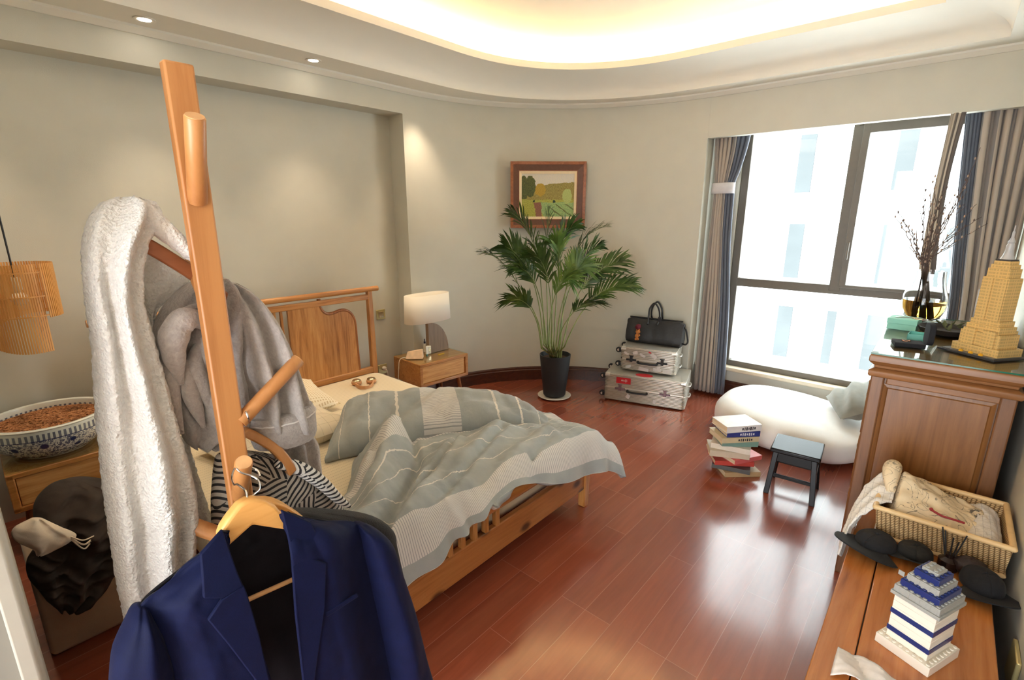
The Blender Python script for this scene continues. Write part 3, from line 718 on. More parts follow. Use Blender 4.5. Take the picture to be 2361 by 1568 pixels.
cw = chips.build('bark_chips', ch.m, local=True, smooth_angle=0); cw.location = bc; cw['kind'] = 'stuff'
tag(cw, 'brown bark chips filling the porcelain basin', 'bark chips')

M_hamper = cloth('beige_canvas', S(176, 150, 122), .9, 500, .05)
hb = MB().loft(rbox_rings(-0.018, 0.36, 2.335, 2.68, 0.0, 0.40, 0.02, 5))
tag(hb.build('storage_box', M_hamper, smooth_angle=50), 'beige canvas storage box under the heap of dark clothes', 'storage box')

# ---- hanging / heaped cloth: closed shell from pixel rows in a vertical plane
def shell(rows, thick, n=70, m=40, amp=.012, freq=5, seed=0, front=1.0, wr=.006, wf=14, flat=1.0, cr=0, cf=8):
    """rows: (y, x_left, x_right, plane_y[, thickness]); returns rings for a closed cloth body with folds"""
    ext = [(r[0], r[1], r[2], r[3], r[4] if len(r) > 4 else thick) for r in rows]
    rings = []
    for y, xl, xr, Y, th in catmull(ext, n):
        L, R = PY(xl, y, Y), PY(xr, y, Y); c = (L + R) / 2; a = (R - L) / 2
        ring = []
        for k in range(m):
            t = 2 * math.pi * k / m; ct, st = math.cos(t), math.sin(t)
            sx = math.copysign(abs(ct) ** flat, ct)
            p = c + a * sx; p = Vector((p.x, c.y, p.z))
            d = amp * math.sin(freq * sx + seed + 1.6 * fbm(c.z * 2.2 + seed, sx * .6, seed)) + wr * fbm(p.x * wf, p.z * wf * .8, seed + st)
            if cr: d += cr * (1 - 2.2 * abs(noise.noise(Vector((p.x * cf + .5 * fbm(p.z * 6, p.x * 5, seed), p.z * cf * 1.7, seed + st * .5)))))
            p.y += (-st) * (th + d) if st > 0 else (-st) * th
            p.z += 0
            ring.append(p)
        rings.append(ring)
    return rings
M_darkcl = cloth('dark_brown_jersey', S(60, 50, 44), .95, 400, .25, .04)
M_darkcl.node_tree.nodes['Principled BSDF'].inputs['Specular IOR Level'].default_value = .2
rows = [(1108, 150, 240, 2.50, .05), (1125, 110, 300, 2.46, .10), (1160, 80, 320, 2.42, .13), (1200, 78, 330, 2.38, .13), (1240, 92, 330, 2.345, .07), (1290, 62, 300, 2.315, .045), (1330, 64, 262, 2.305, .045), (1360, 88, 246, 2.30, .045), (1385, 108, 216, 2.295, .04), (1402, 128, 180, 2.295, .015)]
cl = MB().loft(shell(rows, .06, 120, 90, .022, 9, 2.0, wr=.010, wf=22, cr=.034, cf=15)).build('clothes_heap', M_darkcl, smooth_angle=180)
tag(cl, 'heap of dark brown clothes thrown over the beige storage box', 'clothes')
M_cream = cloth('cream_cotton', S(226, 208, 184), .9)
rows = [(1196, 70, 100, 2.26, .012), (1215, 34, 140, 2.25, .025), (1232, 26, 176, 2.245, .028), (1250, 40, 160, 2.24, .024), (1268, 76, 128, 2.24, .014), (1282, 84, 96, 2.24, .005)]
wc = thing('cream_cloth', 'folded cream cloth with a tassel cord lying on the dark clothes', 'cloth', tuple(PY(100, 1260, 2.24)))
MB().loft(shell(rows, .02, 40, 36, .007, 6, 4.0, wr=.005, wf=30)).build('folded_cloth', M_cream, wc, smooth_angle=180)
for k in range(4):
    p0 = PY(164, 1238 + 2 * k, 2.215); p1 = PY(190, 1243 + 5 * k, 2.20); p2 = PY(216 - 3 * k, 1236 + 6 * k, 2.215)
    MB().tube(catmull([tuple(p0), tuple(p1 + Vector((0, -.01, -.008 * (k % 2)))), tuple(p2)], 14), .0025, 6).build('tassel', M_cream, wc)

# ================================================================== COAT STAND AND CLOTHES
M_beech = wood('orange_stained_beech', S(168, 108, 58), S(188, 128, 74), S(198, 140, 84), 2, 0.4, 0.5, 0, 0.1)
M_beech_end = plain('pale_beech_end_grain', S(222, 170, 116), .5, 0, .06, 60)
M_hang = wood('light_beech_hanger', S(206, 146, 74), S(224, 166, 92), S(232, 178, 106), 0, 0.4, 0.7)
M_hang_d = wood('brown_wood_hanger', S(134, 78, 46), S(156, 94, 58), S(168, 104, 66), 0, 0.4, 0.7)
M_chrome = plain('bright_steel_wire', S(210, 208, 204), .18, 1, .02)
st = thing('coat_stand', 'upright beech coat stand board with round angled pegs in front of the bed', 'coat stand', (0.329, 1.072, 0))
MB().hull8([(0.300, 1.06, 0.02), (0.344, 1.06, 0.02), (0.344, 1.085, 0.02), (0.300, 1.085, 0.02)], [(0.304, 1.06, 1.911), (0.352, 1.06, 1.911), (0.352, 1.085, 1.911), (0.304, 1.085, 1.911)]).build('post', M_beech, st, bevel=.004)
MB().lathe([(.20, 0), (.205, .006), (.205, .018), (.198, .024), (.0, .024)], (0.325, 1.075, 0), 48).build('base', M_beech, st)
def peg(p0, p1, r=.0165):
    p0, p1 = Vector(p0), Vector(p1); d = (p1 - p0).normalized()
    o = MB().tube([p0, p0 + (p1 - p0) * .5, p1 - d * .002, p1], [r, r, r, r * .9], 24).build('peg', M_beech, st, smooth_angle=40)
    MB().tube([p1 - d * .001, p1 + d * .0012], r * .88, 24).build('peg_end', M_beech_end, o)
peg((0.326, 1.065, 1.676), tuple(PY(449, 268, 0.985)))
peg((0.345, 1.07, 1.228), tuple(PY(688, 829, 1.085)), .0155)
peg((0.322, 1.065, 1.068), tuple(PY(562, 1066, 0.975)))
peg((0.300, 1.07, 0.965), tuple(PY(398, 1196, 1.13)))
peg((0.328, 1.08, 1.47), (0.330, 1.165, 1.56))

# ---- white fleece robe
def fleece(name, c, hi, bs=.8):
    n = NT(name); co = n.coord('Object', (1, 1, 1.0))
    a = n.noise(co, 95, 4, .65, .6); v = n.n('ShaderNodeTexVoronoi'); v.inputs['Scale'].default_value = 170; n.l(co, v.inputs['Vector'])
    n.set(n.ramp(a.outputs[0], [(.25, c), (.7, hi)]), .95); n.b.inputs['Sheen Weight'].default_value = .5; n.b.inputs['Sheen Roughness'].default_value = .6
    n.bump(n.math('ADD', a.outputs[0], n.math('MULTIPLY', v.outputs['Distance'], .5)), bs, .012); return n.m
M_robe = fleece('white_fleece', S(228, 225, 220), S(248, 246, 242))
def fuzz(rings, amp, f, seed):
    """fine fleece lumps on a shell"""
    out = []
    for r in rings:
        c = sum(r, Vector()) / len(r)
        out.append([p + (p - c).normalized() * amp * fbm(p.x * f + seed, p.y * f, p.z * f, 2) for p in r])
    return out
Y0 = 1.17
robe = thing('bathrobe', 'long white fleece bathrobe hanging on the left side of the coat stand', 'bathrobe', (0.18, 1.17, 0.72))
rows = [(454, 270, 312, Y0, .02), (466, 238, 352, Y0, .05), (490, 212, 366, Y0, .065), (530, 196, 352, Y0 - .01, .075), (575, 190, 332, Y0 - .02, .075), (640, 192, 324, Y0 - .03, .07), (700, 198, 328, Y0 - .03, .07), (800, 212, 356, Y0 - .03, .068), (900, 218, 384, Y0 - .03, .068), (1000, 224, 412, Y0 - .03, .068), (1100, 234, 440, Y0 - .03, .068), (1180, 244, 452, Y0 - .03, .068), (1250, 254, 446, Y0 - .03, .068), (1330, 266, 452, Y0 - .03, .066), (1420, 284, 450, Y0 - .03, .066), (1500, 300, 455, Y0 - .03, .06)]
MB().loft(fuzz(shell(rows, .06, 170, 72, .020, 6.5, 1.0, wr=.007, wf=9, flat=.9), .0035, 85, 1)).build('body', M_robe, robe, smooth_angle=180)
arm = [PY(x, y, Y) for x, y, Y in ((300, 486, 1.15), (345, 505, 1.13), (385, 535, 1.12), (420, 566, 1.11), (447, 590, 1.11), (456, 600, 1.11))]
ra = catmull([tuple(p) for p in arm], 40)
MB().loft(fuzz([[Vector(c) + Vector((0, math.cos(k * math.pi / 16), 0)) * .022 + Vector((.35, 0, .94)) * math.sin(k * math.pi / 16) * lerp(.030, .011, (i / 39) ** .8) for k in range(32)] for i, c in enumerate(ra)], .0028, 85, 3)).build('shoulder', M_robe, robe, smooth_angle=180)
rows = [(548, 318, 340, 1.22, .01), (590, 316, 400, 1.22, .014), (640, 318, 436, 1.22, .014), (680, 322, 408, 1.22, .014), (705, 330, 372, 1.22, .014), (740, 340, 356, 1.22, .012), (800, 342, 352, 1.22, .010)]
MB().loft(fuzz(shell(rows, .014, 40, 32, .004, 4, 2.0, wr=.003), .002, 85, 5)).build('back_panel', M_robe, robe, smooth_angle=180)
rows = [(1010, 395, 432, 1.24, .02), (1080, 400, 452, 1.24, .03), (1150, 405, 474, 1.24, .035), (1205, 410, 490, 1.24, .035), (1228, 420, 488, 1.24, .02)]
MB().loft(fuzz(shell(rows, .03, 40, 36, .008, 5, 6.0), .003, 85, 8)).build('hem_flap', M_robe, robe, smooth_angle=180)
hg = thing('coat_hanger', 'brown wooden hanger slanting out of the white robe collar', 'hanger', tuple(PY(400, 600, 1.13)))
hp_ = [PY(x, y, 1.135) for x, y in ((318, 556), (350, 572), (400, 602), (440, 628), (470, 650), (520, 690))]
MB().loft([[Vector(c) + Vector((.42 * w, dy, .9 * w)) for dy, w in ((-.007, -.014), (.007, -.014), (.009, 0), (.007, .014), (-.007, .014), (-.009, 0))] for c in catmull([tuple(p) for p in hp_], 24)]).build('shoulder_bar', M_hang_d, hg, bevel=.003)
hx = catmull([tuple(PY(450, 612, 1.13)), tuple(PY(462, 596, 1.12)), tuple(PY(470, 575, 1.12)), tuple(PY(455, 556, 1.115)), tuple(PY(446, 566, 1.11))], 24)
MB().tube(hx, .002, 8).build('hook', M_chrome, hg)

# ---- grey plush robe
M_grey = fleece('grey_plush', S(146, 138, 133), S(172, 163, 157), .3)
grb = thing('grey_robe', 'grey plush dressing gown hanging behind the coat stand post', 'bathrobe', (0.37, 1.22, 0.95))
rows = [(640, 470, 520, 1.20, .02), (660, 425, 540, 1.20, .05), (700, 382, 560, 1.20, .06), (750, 356, 560, 1.20, .065), (800, 352, 565, 1.20, .065), (860, 362, 575, 1.20, .06), (930, 392, 585, 1.20, .058), (985, 412, 590, 1.20, .055), (1016, 425, 520, 1.20, .045), (1030, 440, 500, 1.20, .02)]
MB().loft(shell(rows, .06, 110, 72, .020, 9, 3.0, wr=.012, wf=9, flat=.95, cr=.014, cf=6)).build('body', M_grey, grb, smooth_angle=180)
ro = catmull([tuple(PY(x, y, Y)) + (r,) for x, y, Y, r in ((478, 752, 1.12, .010), (450, 736, 1.115, .020), (420, 742, 1.11, .025), (402, 772, 1.11, .026), (400, 812, 1.115, .022), (408, 850, 1.12, .014), (418, 885, 1.13, .005))], 50)
MB().tube([r[:3] for r in ro], [r[3] * (1 + .05 * math.sin(i * .55)) for i, r in enumerate(ro)], 18).build('rolled_collar', M_grey, grb, smooth_angle=180)
for pts in (((465, 700), (420, 730), (388, 800), (398, 900), (420, 1000)), ((480, 760), (450, 830), (470, 900), (500, 960)), ((430, 830), (438, 900), (470, 985))):
    ff = catmull([tuple(PY(x, y, 1.138)) for x, y in pts], 36)
    MB().tube(ff, [.004 + .013 * math.sin(math.pi * i / 35) for i in range(36)], 14).build('fold', M_grey, grb, smooth_angle=180)
rows = [(652, 500, 545, 1.20, .02), (668, 500, 572, 1.19, .05), (700, 510, 606, 1.18, .062), (745, 520, 638, 1.17, .066), (800, 535, 664, 1.17, .066), (860, 550, 686, 1.165, .064), (920, 566, 706, 1.16, .06), (965, 574, 716, 1.16, .056), (985, 580, 720, 1.16, .05)]
slv = MB().loft(shell(rows, .06, 110, 64, .024, 8, 5.0, wr=.012, wf=11, flat=.95)).build('sleeve', M_grey, grb, smooth_angle=180)
M_pipe = plain('pale_grey_piping', S(204, 198, 194), .8)
def slant(x, y): return y - (x - 650) * 0.30
cuff = []
for off, xl, xr, th in ((930, 572, 716, .052), (945, 572, 722, .062), (990, 582, 725, .064), (1003, 588, 722, .056)):
    ring = []
    L, R = PY(xl, slant(xl, off) + 14, 1.155), PY(xr, slant(xr, off) + 14, 1.155); c = (L + R) / 2; a = (R - L) / 2
    for k in range(48):
        t = 2 * math.pi * k / 48
        ring.append(c + a * math.cos(t) + Vector((0, -math.sin(t) * th, 0)) + Vector((0, 0, .003 * noise.noise(Vector((k * .7, off, 0))))))
    cuff.append(ring)
MB().loft(cuff).build('cuff', M_grey, grb, smooth_angle=60)
MB().tube(cuff[1] + [cuff[1][0]], .0022, 8).build('piping', M_pipe, grb)
rows = [(985, 628, 700, 1.215, .02), (1020, 630, 732, 1.215, .028), (1060, 640, 738, 1.215, .028), (1100, 650, 742, 1.215, .028), (1160, 650, 746, 1.215, .028), (1240, 650, 750, 1.215, .02)]
MB().loft(shell(rows, .03, 50, 40, .010, 7, 8.0)).build('skirt', M_grey, grb, smooth_angle=180)

# ---- patterned shirt on its hanger
def maze_cloth(name, light, dark):
    n = NT(name); co = n.coord('Object')
    sp = n.n('ShaderNodeSeparateXYZ'); n.l(co, sp.inputs[0])
    v = n.n('ShaderNodeTexVoronoi', voronoi_dimensions='2D'); v.inputs['Scale'].default_value = 17
    cm = n.n('ShaderNodeCombineXYZ'); n.l(n.math('ADD', sp.outputs[0], n.math('MULTIPLY', sp.outputs[1], .8)), cm.inputs[0]); n.l(sp.outputs[2], cm.inputs[1])
    n.l(cm.outputs[0], v.inputs['Vector'])
    sc = n.n('ShaderNodeSeparateColor'); n.l(v.outputs['Color'], sc.inputs[0])
    ang = n.math('MULTIPLY', n.math('ROUND', n.math('MULTIPLY', sc.outputs[0], 4)), math.pi / 4)
    s2 = n.n('ShaderNodeSeparateXYZ'); n.l(cm.outputs[0], s2.inputs[0])
    w = n.math('ADD', n.math('MULTIPLY', s2.outputs[0], n.math('COSINE', ang)), n.math('MULTIPLY', s2.outputs[1], n.math('SINE', ang)))
    ln = n.math('LESS_THAN', n.math('FRACT', n.math('MULTIPLY', w, 78)), .42)
    n.set(n.mix(ln, light, dark), .75); return n.m
M_maze = maze_cloth('black_and_white_maze_print', S(178, 167, 154), S(28, 26, 28))
shirt = thing('patterned_shirt', 'shirt with a black and white angular line print on the coat stand', 'shirt', (0.45, 1.155, 0.8))
rows = [(y_, a_, b_, 1.155, t_) for y_, a_, b_, t_ in ((1040, 520, 575, .012), (1052, 500, 640, .035), (1075, 494, 690, .05), (1110, 490, 738, .055), (1150, 487, 776, .055), (1190, 487, 800, .053), (1230, 489, 806, .05), (1290, 492, 800, .05), (1400, 500, 790, .045))]
MB().loft(shell(rows, .05, 60, 60, .006, 6, 3.3, wr=.004, wf=14, flat=.85)).build('body', M_maze, shirt, smooth_angle=180)
cr = catmull([tuple(PY(x, y, 1.105)) for x, y in ((640, 1066), (690, 1080), (740, 1112), (780, 1150), (806, 1168))], 30)
MB().tube(cr, [.004 + .013 * math.sin(math.pi * min(1, .25 + i / 29 * .72)) for i in range(30)], 16).build('sleeve_fold', maze_cloth('white_line_print', S(226, 222, 214), S(40, 38, 40)), shirt, smooth_angle=180)
h2 = thing('coat_hanger', 'orange wooden hanger with a flat curved shoulder above the patterned shirt', 'hanger', tuple(PY(620, 1040, 1.08)))
hp2 = [tuple(PY(x, y, Y)) for x, y, Y in ((556, 990, 1.14), (596, 1010, 1.13), (630, 1032, 1.12), (656, 1062, 1.11), (668, 1085, 1.11))]
MB().loft([[Vector(c) + Vector((.85 * w * .9, dy, .5 * w)) for dy, w in ((-.022, -.012), (.016, -.012), (.022, .0), (.016, .012), (-.022, .012))] for c in catmull(hp2, 24)]).build('shoulder_bar', M_beech, h2, bevel=.004)
MB().tube(catmull([tuple(PY(574, 975, 1.06)), tuple(PY(572, 962, 1.05)), tuple(PY(567, 950, 1.055)), tuple(PY(566, 962, 1.07))], 16), .002, 8).build('hook', M_chrome, h2)

# ---- charcoal coat behind the blazer
M_char = cloth('charcoal_wool', S(36, 34, 33), .95, 260, .3, .05, .5)
coat = thing('charcoal_coat', 'charcoal wool coat hanging just behind the navy blazer', 'coat', (0.36, 0.93, 0.5))
rows = [(1178, 660, 760, .945, .02), (1190, 610, 858, .945, .035), (1222, 560, 904, .945, .04), (1262, 510, 914, .945, .045), (1350, 430, 934, .945, .045), (1430, 370, 954, .945, .045), (1500, 350, 976, .945, .045), (1568, 345, 998, .945, .045), (1660, 340, 1022, .945, .045)]
MB().loft(shell(rows, .05, 60, 60, .006, 5, 1.3, wr=.004, wf=10, flat=.7)).build('body', M_char, coat, smooth_angle=180)
h3 = thing('coat_hanger', 'pale wooden hanger peeping out behind the blazer hanger', 'hanger', tuple(PY(640, 1175, .90)))
hp3 = [tuple(PY(x, y, .895)) for x, y in ((586, 1160), (620, 1158), (648, 1166), (672, 1180), (694, 1194))]
MB().loft([[Vector(c) + Vector((.3 * w, dy, .95 * w)) for dy, w in ((-.018, -.008), (.018, -.008), (.02, .006), (-.02, .006))] for c in catmull(hp3, 20)]).build('shoulder_bar', M_hang, h3, bevel=.003)
MB().tube(catmull([tuple(PY(583, 1158, .90)), tuple(PY(583, 1143, .905)), tuple(PY(598, 1128, .92)), tuple(PY(596, 1108, .935)), tuple(PY(582, 1098, .945)), tuple(PY(557, 1090, .955)), tuple(PY(545, 1080, .96))], 30), .0018, 8).build('hook', M_chrome, h3)

# ---- navy blazer
def suit(name, c):
    n = NT(name); co = n.coord('Object', (1, 1, 1)); a = n.noise(co, 30, 3); b = n.noise(n.coord('Object', (1, 1, .3)), 900, 2)
    dk = tuple(x * .8 for x in c[:3]) + (1,); lt = tuple(x * 1.2 for x in c[:3]) + (1,)
    n.set(n.ramp(n.math('ADD', n.math('MULTIPLY', a.outputs[0], .5), n.math('MULTIPLY', b.outputs[0], .5)), [(.35, dk), (.65, lt)]), .72)
    n.b.inputs['Specular IOR Level'].default_value = .15; n.b.inputs['Sheen Weight'].default_value = .03; n.b.inputs['Sheen Roughness'].default_value = .4
    n.bump(b.outputs[0], .12, .002); return n.m
M_navy_w = suit('navy_wool', S(9, 16, 50))
M_lining = suit('black_lining', S(22, 20, 25))
bz = thing('blazer', 'navy blue blazer on a wooden hanger at the front of the coat stand', 'jacket', (0.30, 0.82, 0.6))
def panel(rows, n, m, Yf, solid=.006):
    """rows: (y_or_pair left(x,y), right(x,y)); Yf(s, t) gives the plane offset"""
    L = catmull([tuple(a) for a, b in rows], n); R = catmull([tuple(b) for a, b in rows], n)
    def fn(u, v):
        k = min(int(v * (n - 1)), n - 2); f = v * (n - 1) - k
        lx, ly = lerp(L[k][0], L[k + 1][0], f), lerp(L[k][1], L[k + 1][1], f); rx, ry = lerp(R[k][0], R[k + 1][0], f), lerp(R[k][1], R[k + 1][1], f)
        return PY(lerp(lx, rx, u), lerp(ly, ry, u), Yf(u, v))
    return MB().grid(fn, m, n - 1)
# left front (wearer's right)
lf = [((516, 1226), (522, 1228)), ((467, 1275), (532, 1280)), ((395, 1335), (545, 1330)), ((330, 1392), (566, 1385)), ((312, 1430), (585, 1440)), ((330, 1500), (604, 1500)), ((345, 1568), (626, 1568)), ((352, 1700), (668, 1700))]
yl = lambda u, v: .80 + .045 * (1 - smooth(u / .55)) * smooth(v / .3) + .030 * (1 - smooth(v / .35)) + .004 * fbm(u * 4, v * 5, 1)
panel(lf, 60, 36, yl).build('front', M_navy_w, bz, solid=.007, smooth_angle=180)
rf = [((652, 1182), (662, 1190)), ((660, 1225), (740, 1206)), ((668, 1270), (826, 1210)), ((674, 1320), (850, 1290)), ((680, 1400), (872, 1400)), ((690, 1490), (893, 1500)), ((700, 1568), (908, 1568)), ((718, 1700), (938, 1700))]
yr = lambda u, v: .80 + .045 * smooth((u - .5) / .5) * smooth(v / .3) + .030 * (1 - smooth(v / .35)) + .004 * fbm(u * 4, v * 5, 7)
panel(rf, 60, 36, yr).build('front', M_navy_w, bz, solid=.007, smooth_angle=180)
# back and lining
bk = [((520, 1222), (655, 1184)), ((440, 1290), (760, 1200)), ((330, 1380), (840, 1215)), ((318, 1440), (862, 1330)), ((340, 1568), (905, 1568)), ((350, 1700), (935, 1700))]
panel(bk, 40, 40, lambda u, v: .886 - .04 * abs(u - .5) ** 2 + .004 * fbm(u * 9, v * 6, 3)).build('lining', M_lining, bz, solid=.004, smooth_angle=180)
# sleeves
rows = [(1396, 318, 340, .85, .012), (1416, 303, 350, .85, .034), (1446, 287, 368, .85, .042), (1478, 270, 382, .85, .045), (1510, 258, 392, .85, .047), (1568, 252, 402, .85, .048), (1700, 244, 412, .85, .048)]
MB().loft(shell(rows, .05, 50, 48, .004, 5, 1.0, wr=.004, wf=12)).build('sleeve', M_navy_w, bz, smooth_angle=180)
rows = [(1206, 818, 842, .845, .012), (1222, 822, 872, .845, .042), (1250, 828, 896, .845, .052), (1310, 842, 916, .845, .056), (1400, 862, 946, .845, .058), (1500, 884, 972, .845, .058), (1568, 898, 990, .845, .058), (1700, 925, 1020, .845, .056)]
MB().loft(shell(rows, .05, 60, 48, .004, 4, 4.0, wr=.004, wf=12)).build('sleeve', M_navy_w, bz, smooth_angle=180)
def flap(name, pts, Y, th, mat=None):
    """flat tailored piece: pixel outline put at depth plane Y (list) and given thickness"""
    P = [PY(x, y, Yk) for x, y, Yk in pts]; n = len(P)
    o = MB().add(P + [p + Vector((0, th, 0)) for p in P], [tuple(range(n)), tuple(range(2 * n - 1, n - 1, -1))] + [(i, n + i, n + (i + 1) % n, (i + 1) % n) for i in range(n)])
    return o.build(name, mat or M_navy_w, bz, bevel=.002, smooth_angle=30)
A, B, C_ = .818, .797, .786
flap('collar', [(514, 1222, A), (529, 1266, .806), (548, 1320, B), (562, 1352, .793), (513, 1381, .790), (470, 1381, .794), (467, 1330, .800), (463, 1279, .808)], 0, .008)
flap('lapel', [(563, 1350, .792), (572, 1374, .791), (598, 1464, C_), (620, 1560, .785), (640, 1640, .786), (610, 1640, .786), (588, 1568, .785), (524, 1484, .786), (480, 1431, .788), (512, 1384, .789)], 0, .007)
flap('collar', [(650, 1177, A), (717, 1205, .806), (734, 1238, .800), (741, 1257, .796), (721, 1285, .793), (672, 1268, .797), (663, 1232, .803)], 0, .008)
flap('lapel', [(671, 1266, .796), (720, 1287, .792), (753, 1299, .790), (750, 1400, .787), (735, 1507, .786), (716, 1640, .786), (708, 1640, .786), (699, 1568, .785), (682, 1420, C_), (676, 1330, .790)], 0, .007)
flap('pocket', [(752, 1413, .7915), (824, 1368, .7945), (828, 1376, .7945), (754, 1424, .7915)], 0, .004)
h4 = thing('coat_hanger', 'wide light wooden hanger with a trouser bar inside the navy blazer', 'hanger', tuple(PY(590, 1200, .84)))
ho = [(523, 1266), (505, 1240), (514, 1218), (530, 1194), (552, 1166), (572, 1154), (592, 1151), (614, 1154), (636, 1166), (651, 1184), (700, 1212), (700, 1240), (657, 1223), (583, 1212)]
P = [PY(x, y, .838) for x, y in ho]; n_ = len(P)
MB().add(P + [p + Vector((0, .024, 0)) for p in P], [tuple(range(n_)), tuple(range(2 * n_ - 1, n_ - 1, -1))] + [(i, n_ + i, n_ + (i + 1) % n_, (i + 1) % n_) for i in range(n_)]).build('shoulder_bar', M_hang, h4, bevel=.006, seg=3, smooth_angle=40)
MB().tube([PY(540, 1397, .862), PY(720, 1316, .862)], .0045, 12).build('trouser_bar', M_beech_end, h4)
MB().tube(catmull([tuple(PY(571, 1156, .85)), tuple(PY(566, 1132, .86)), tuple(PY(548, 1117, .90)), tuple(PY(540, 1117, .93)), tuple(PY(535, 1100, .96)), tuple(PY(542, 1080, .975)), tuple(PY(560, 1075, .98)), tuple(PY(590, 1082, .975)), tuple(PY(600, 1098, .96))], 40), .0019, 8).build('hook', M_chrome, h4)

# ================================================================== RIGHT: plant, picture, cases, bag
def leaf_mat(name, a, b, c):
    n = NT(name); ns = n.noise(n.coord('Object'), 9, 3)
    n.set(n.ramp(ns.outputs[0], [(.3, a), (.55, b), (.75, c)]), .42); n.b.inputs['Specular IOR Level'].default_value = .4
    return n.m
M_leaf = leaf_mat('palm_leaf_green', S(40, 62, 26), S(66, 92, 38), S(100, 120, 54))
M_leaf2 = leaf_mat('palm_leaf_light', S(62, 92, 36), S(92, 120, 50), S(128, 146, 66))
M_stem = leaf_mat('palm_stem_green', S(92, 110, 60), S(122, 138, 78), S(150, 158, 98))
PC = Vector((3.545, 2.585, 0.022))
pl = thing('potted_palm', 'bushy green palm in a matt black pot below the painting', 'plant', tuple(PC))
MB().lathe([(.0, .0), (.098, .0), (.104, .008), (.122, .18), (.142, .375), (.143, .392), (.136, .394), (.132, .376), (.128, .35), (.0, .35)], PC, 48).build('pot', plain('matt_black_ceramic', S(38, 40, 42), .6, 0, .08, 20, .2, 90), pl, smooth_angle=40)
MB().lathe([(.128, .352), (.09, .358), (.0, .362)], PC, 30, cap=False).build('soil', plain('brown_soil', S(72, 50, 36), .95, 0, .3, 60, .6, 80), pl)
sa = MB().lathe([(.0, .0), (.120, .0), (.150, .014), (.156, .017), (.152, .019), (.120, .009), (.0, .008)], (PC.x, PC.y, .002), 48).build('saucer', plain('white_glazed_saucer', S(222, 212, 196), .3))
tag(sa, 'white saucer under the black palm pot', 'saucer')
random.seed(11)
SUN = [  # frond: stem way-points in the picture with distance, first leaflet fraction, tip
    ([(1252, 815, 4.05), (1238, 735, 4.0), (1188, 645, 3.95), (1150, 598, 3.92), (1112, 581, 3.9)], .45, .30),
    ([(1258, 815, 4.06), (1250, 690, 4.05), (1238, 590, 4.05), (1210, 520, 4.02), (1180, 490, 4.0)], .42, .7),
    ([(1256, 815, 4.02), (1244, 710, 4.0), (1222, 630, 3.95), (1190, 585, 3.9), (1165, 568, 3.9)], .45, .8),
    ([(1264, 815, 4.08), (1262, 700, 4.08), (1258, 600, 4.05), (1262, 530, 4.0), (1264, 488, 3.98)], .42, .7),
    ([(1290, 815, 4.1), (1300, 700, 4.12), (1318, 610, 4.15), (1350, 548, 4.15), (1396, 520, 4.12)], .40, .9),
    ([(1292, 815, 4.06), (1318, 715, 4.02), (1352, 650, 4.0), (1398, 615, 3.98), (1440, 600, 3.96)], .42, .8),
    ([(1294, 815, 4.04), (1332, 735, 3.98), (1372, 685, 3.95), (1415, 662, 3.92), (1456, 655, 3.9)], .42, .9),
    ([(1250, 815, 3.98), (1240, 750, 3.92), (1222, 710, 3.9), (1200, 692, 3.88), (1178, 692, 3.86)], .5, .45),
    ([(1276, 815, 4.06), (1282, 700, 4.05), (1288, 610, 4.0), (1286, 570, 3.95), (1272, 560, 3.9)], .45, .7),
    ([(1286, 815, 4.02), (1300, 710, 3.98), (1330, 625, 3.98), (1356, 585, 3.98), (1380, 570, 3.98)], .42, .8),
    ([(1262, 815, 4.0), (1252, 720, 3.95), (1232, 650, 3.9), (1205, 620, 3.85), (1186, 620, 3.82)], .48, .7),
    ([(1280, 815, 3.98), (1292, 720, 3.9), (1312, 650, 3.86), (1330, 620, 3.85), (1344, 618, 3.84)], .45, .7),
    ([(1272, 815, 3.96), (1272, 720, 3.9), (1262, 640, 3.86), (1246, 600, 3.82), (1230, 590, 3.8)], .45, .7),
    ([(1270, 815, 4.1), (1274, 690, 4.14), (1276, 600, 4.18), (1300, 540, 4.2), (1330, 520, 4.2)], .45, .7),
    ([(1284, 815, 4.0), (1296, 760, 3.92), (1322, 720, 3.86), (1350, 702, 3.82), (1380, 700, 3.8)], .5, .6),
    ([(1266, 815, 3.94), (1268, 740, 3.86), (1280, 680, 3.8), (1300, 640, 3.78), (1318, 650, 3.76)], .5, .6),
]
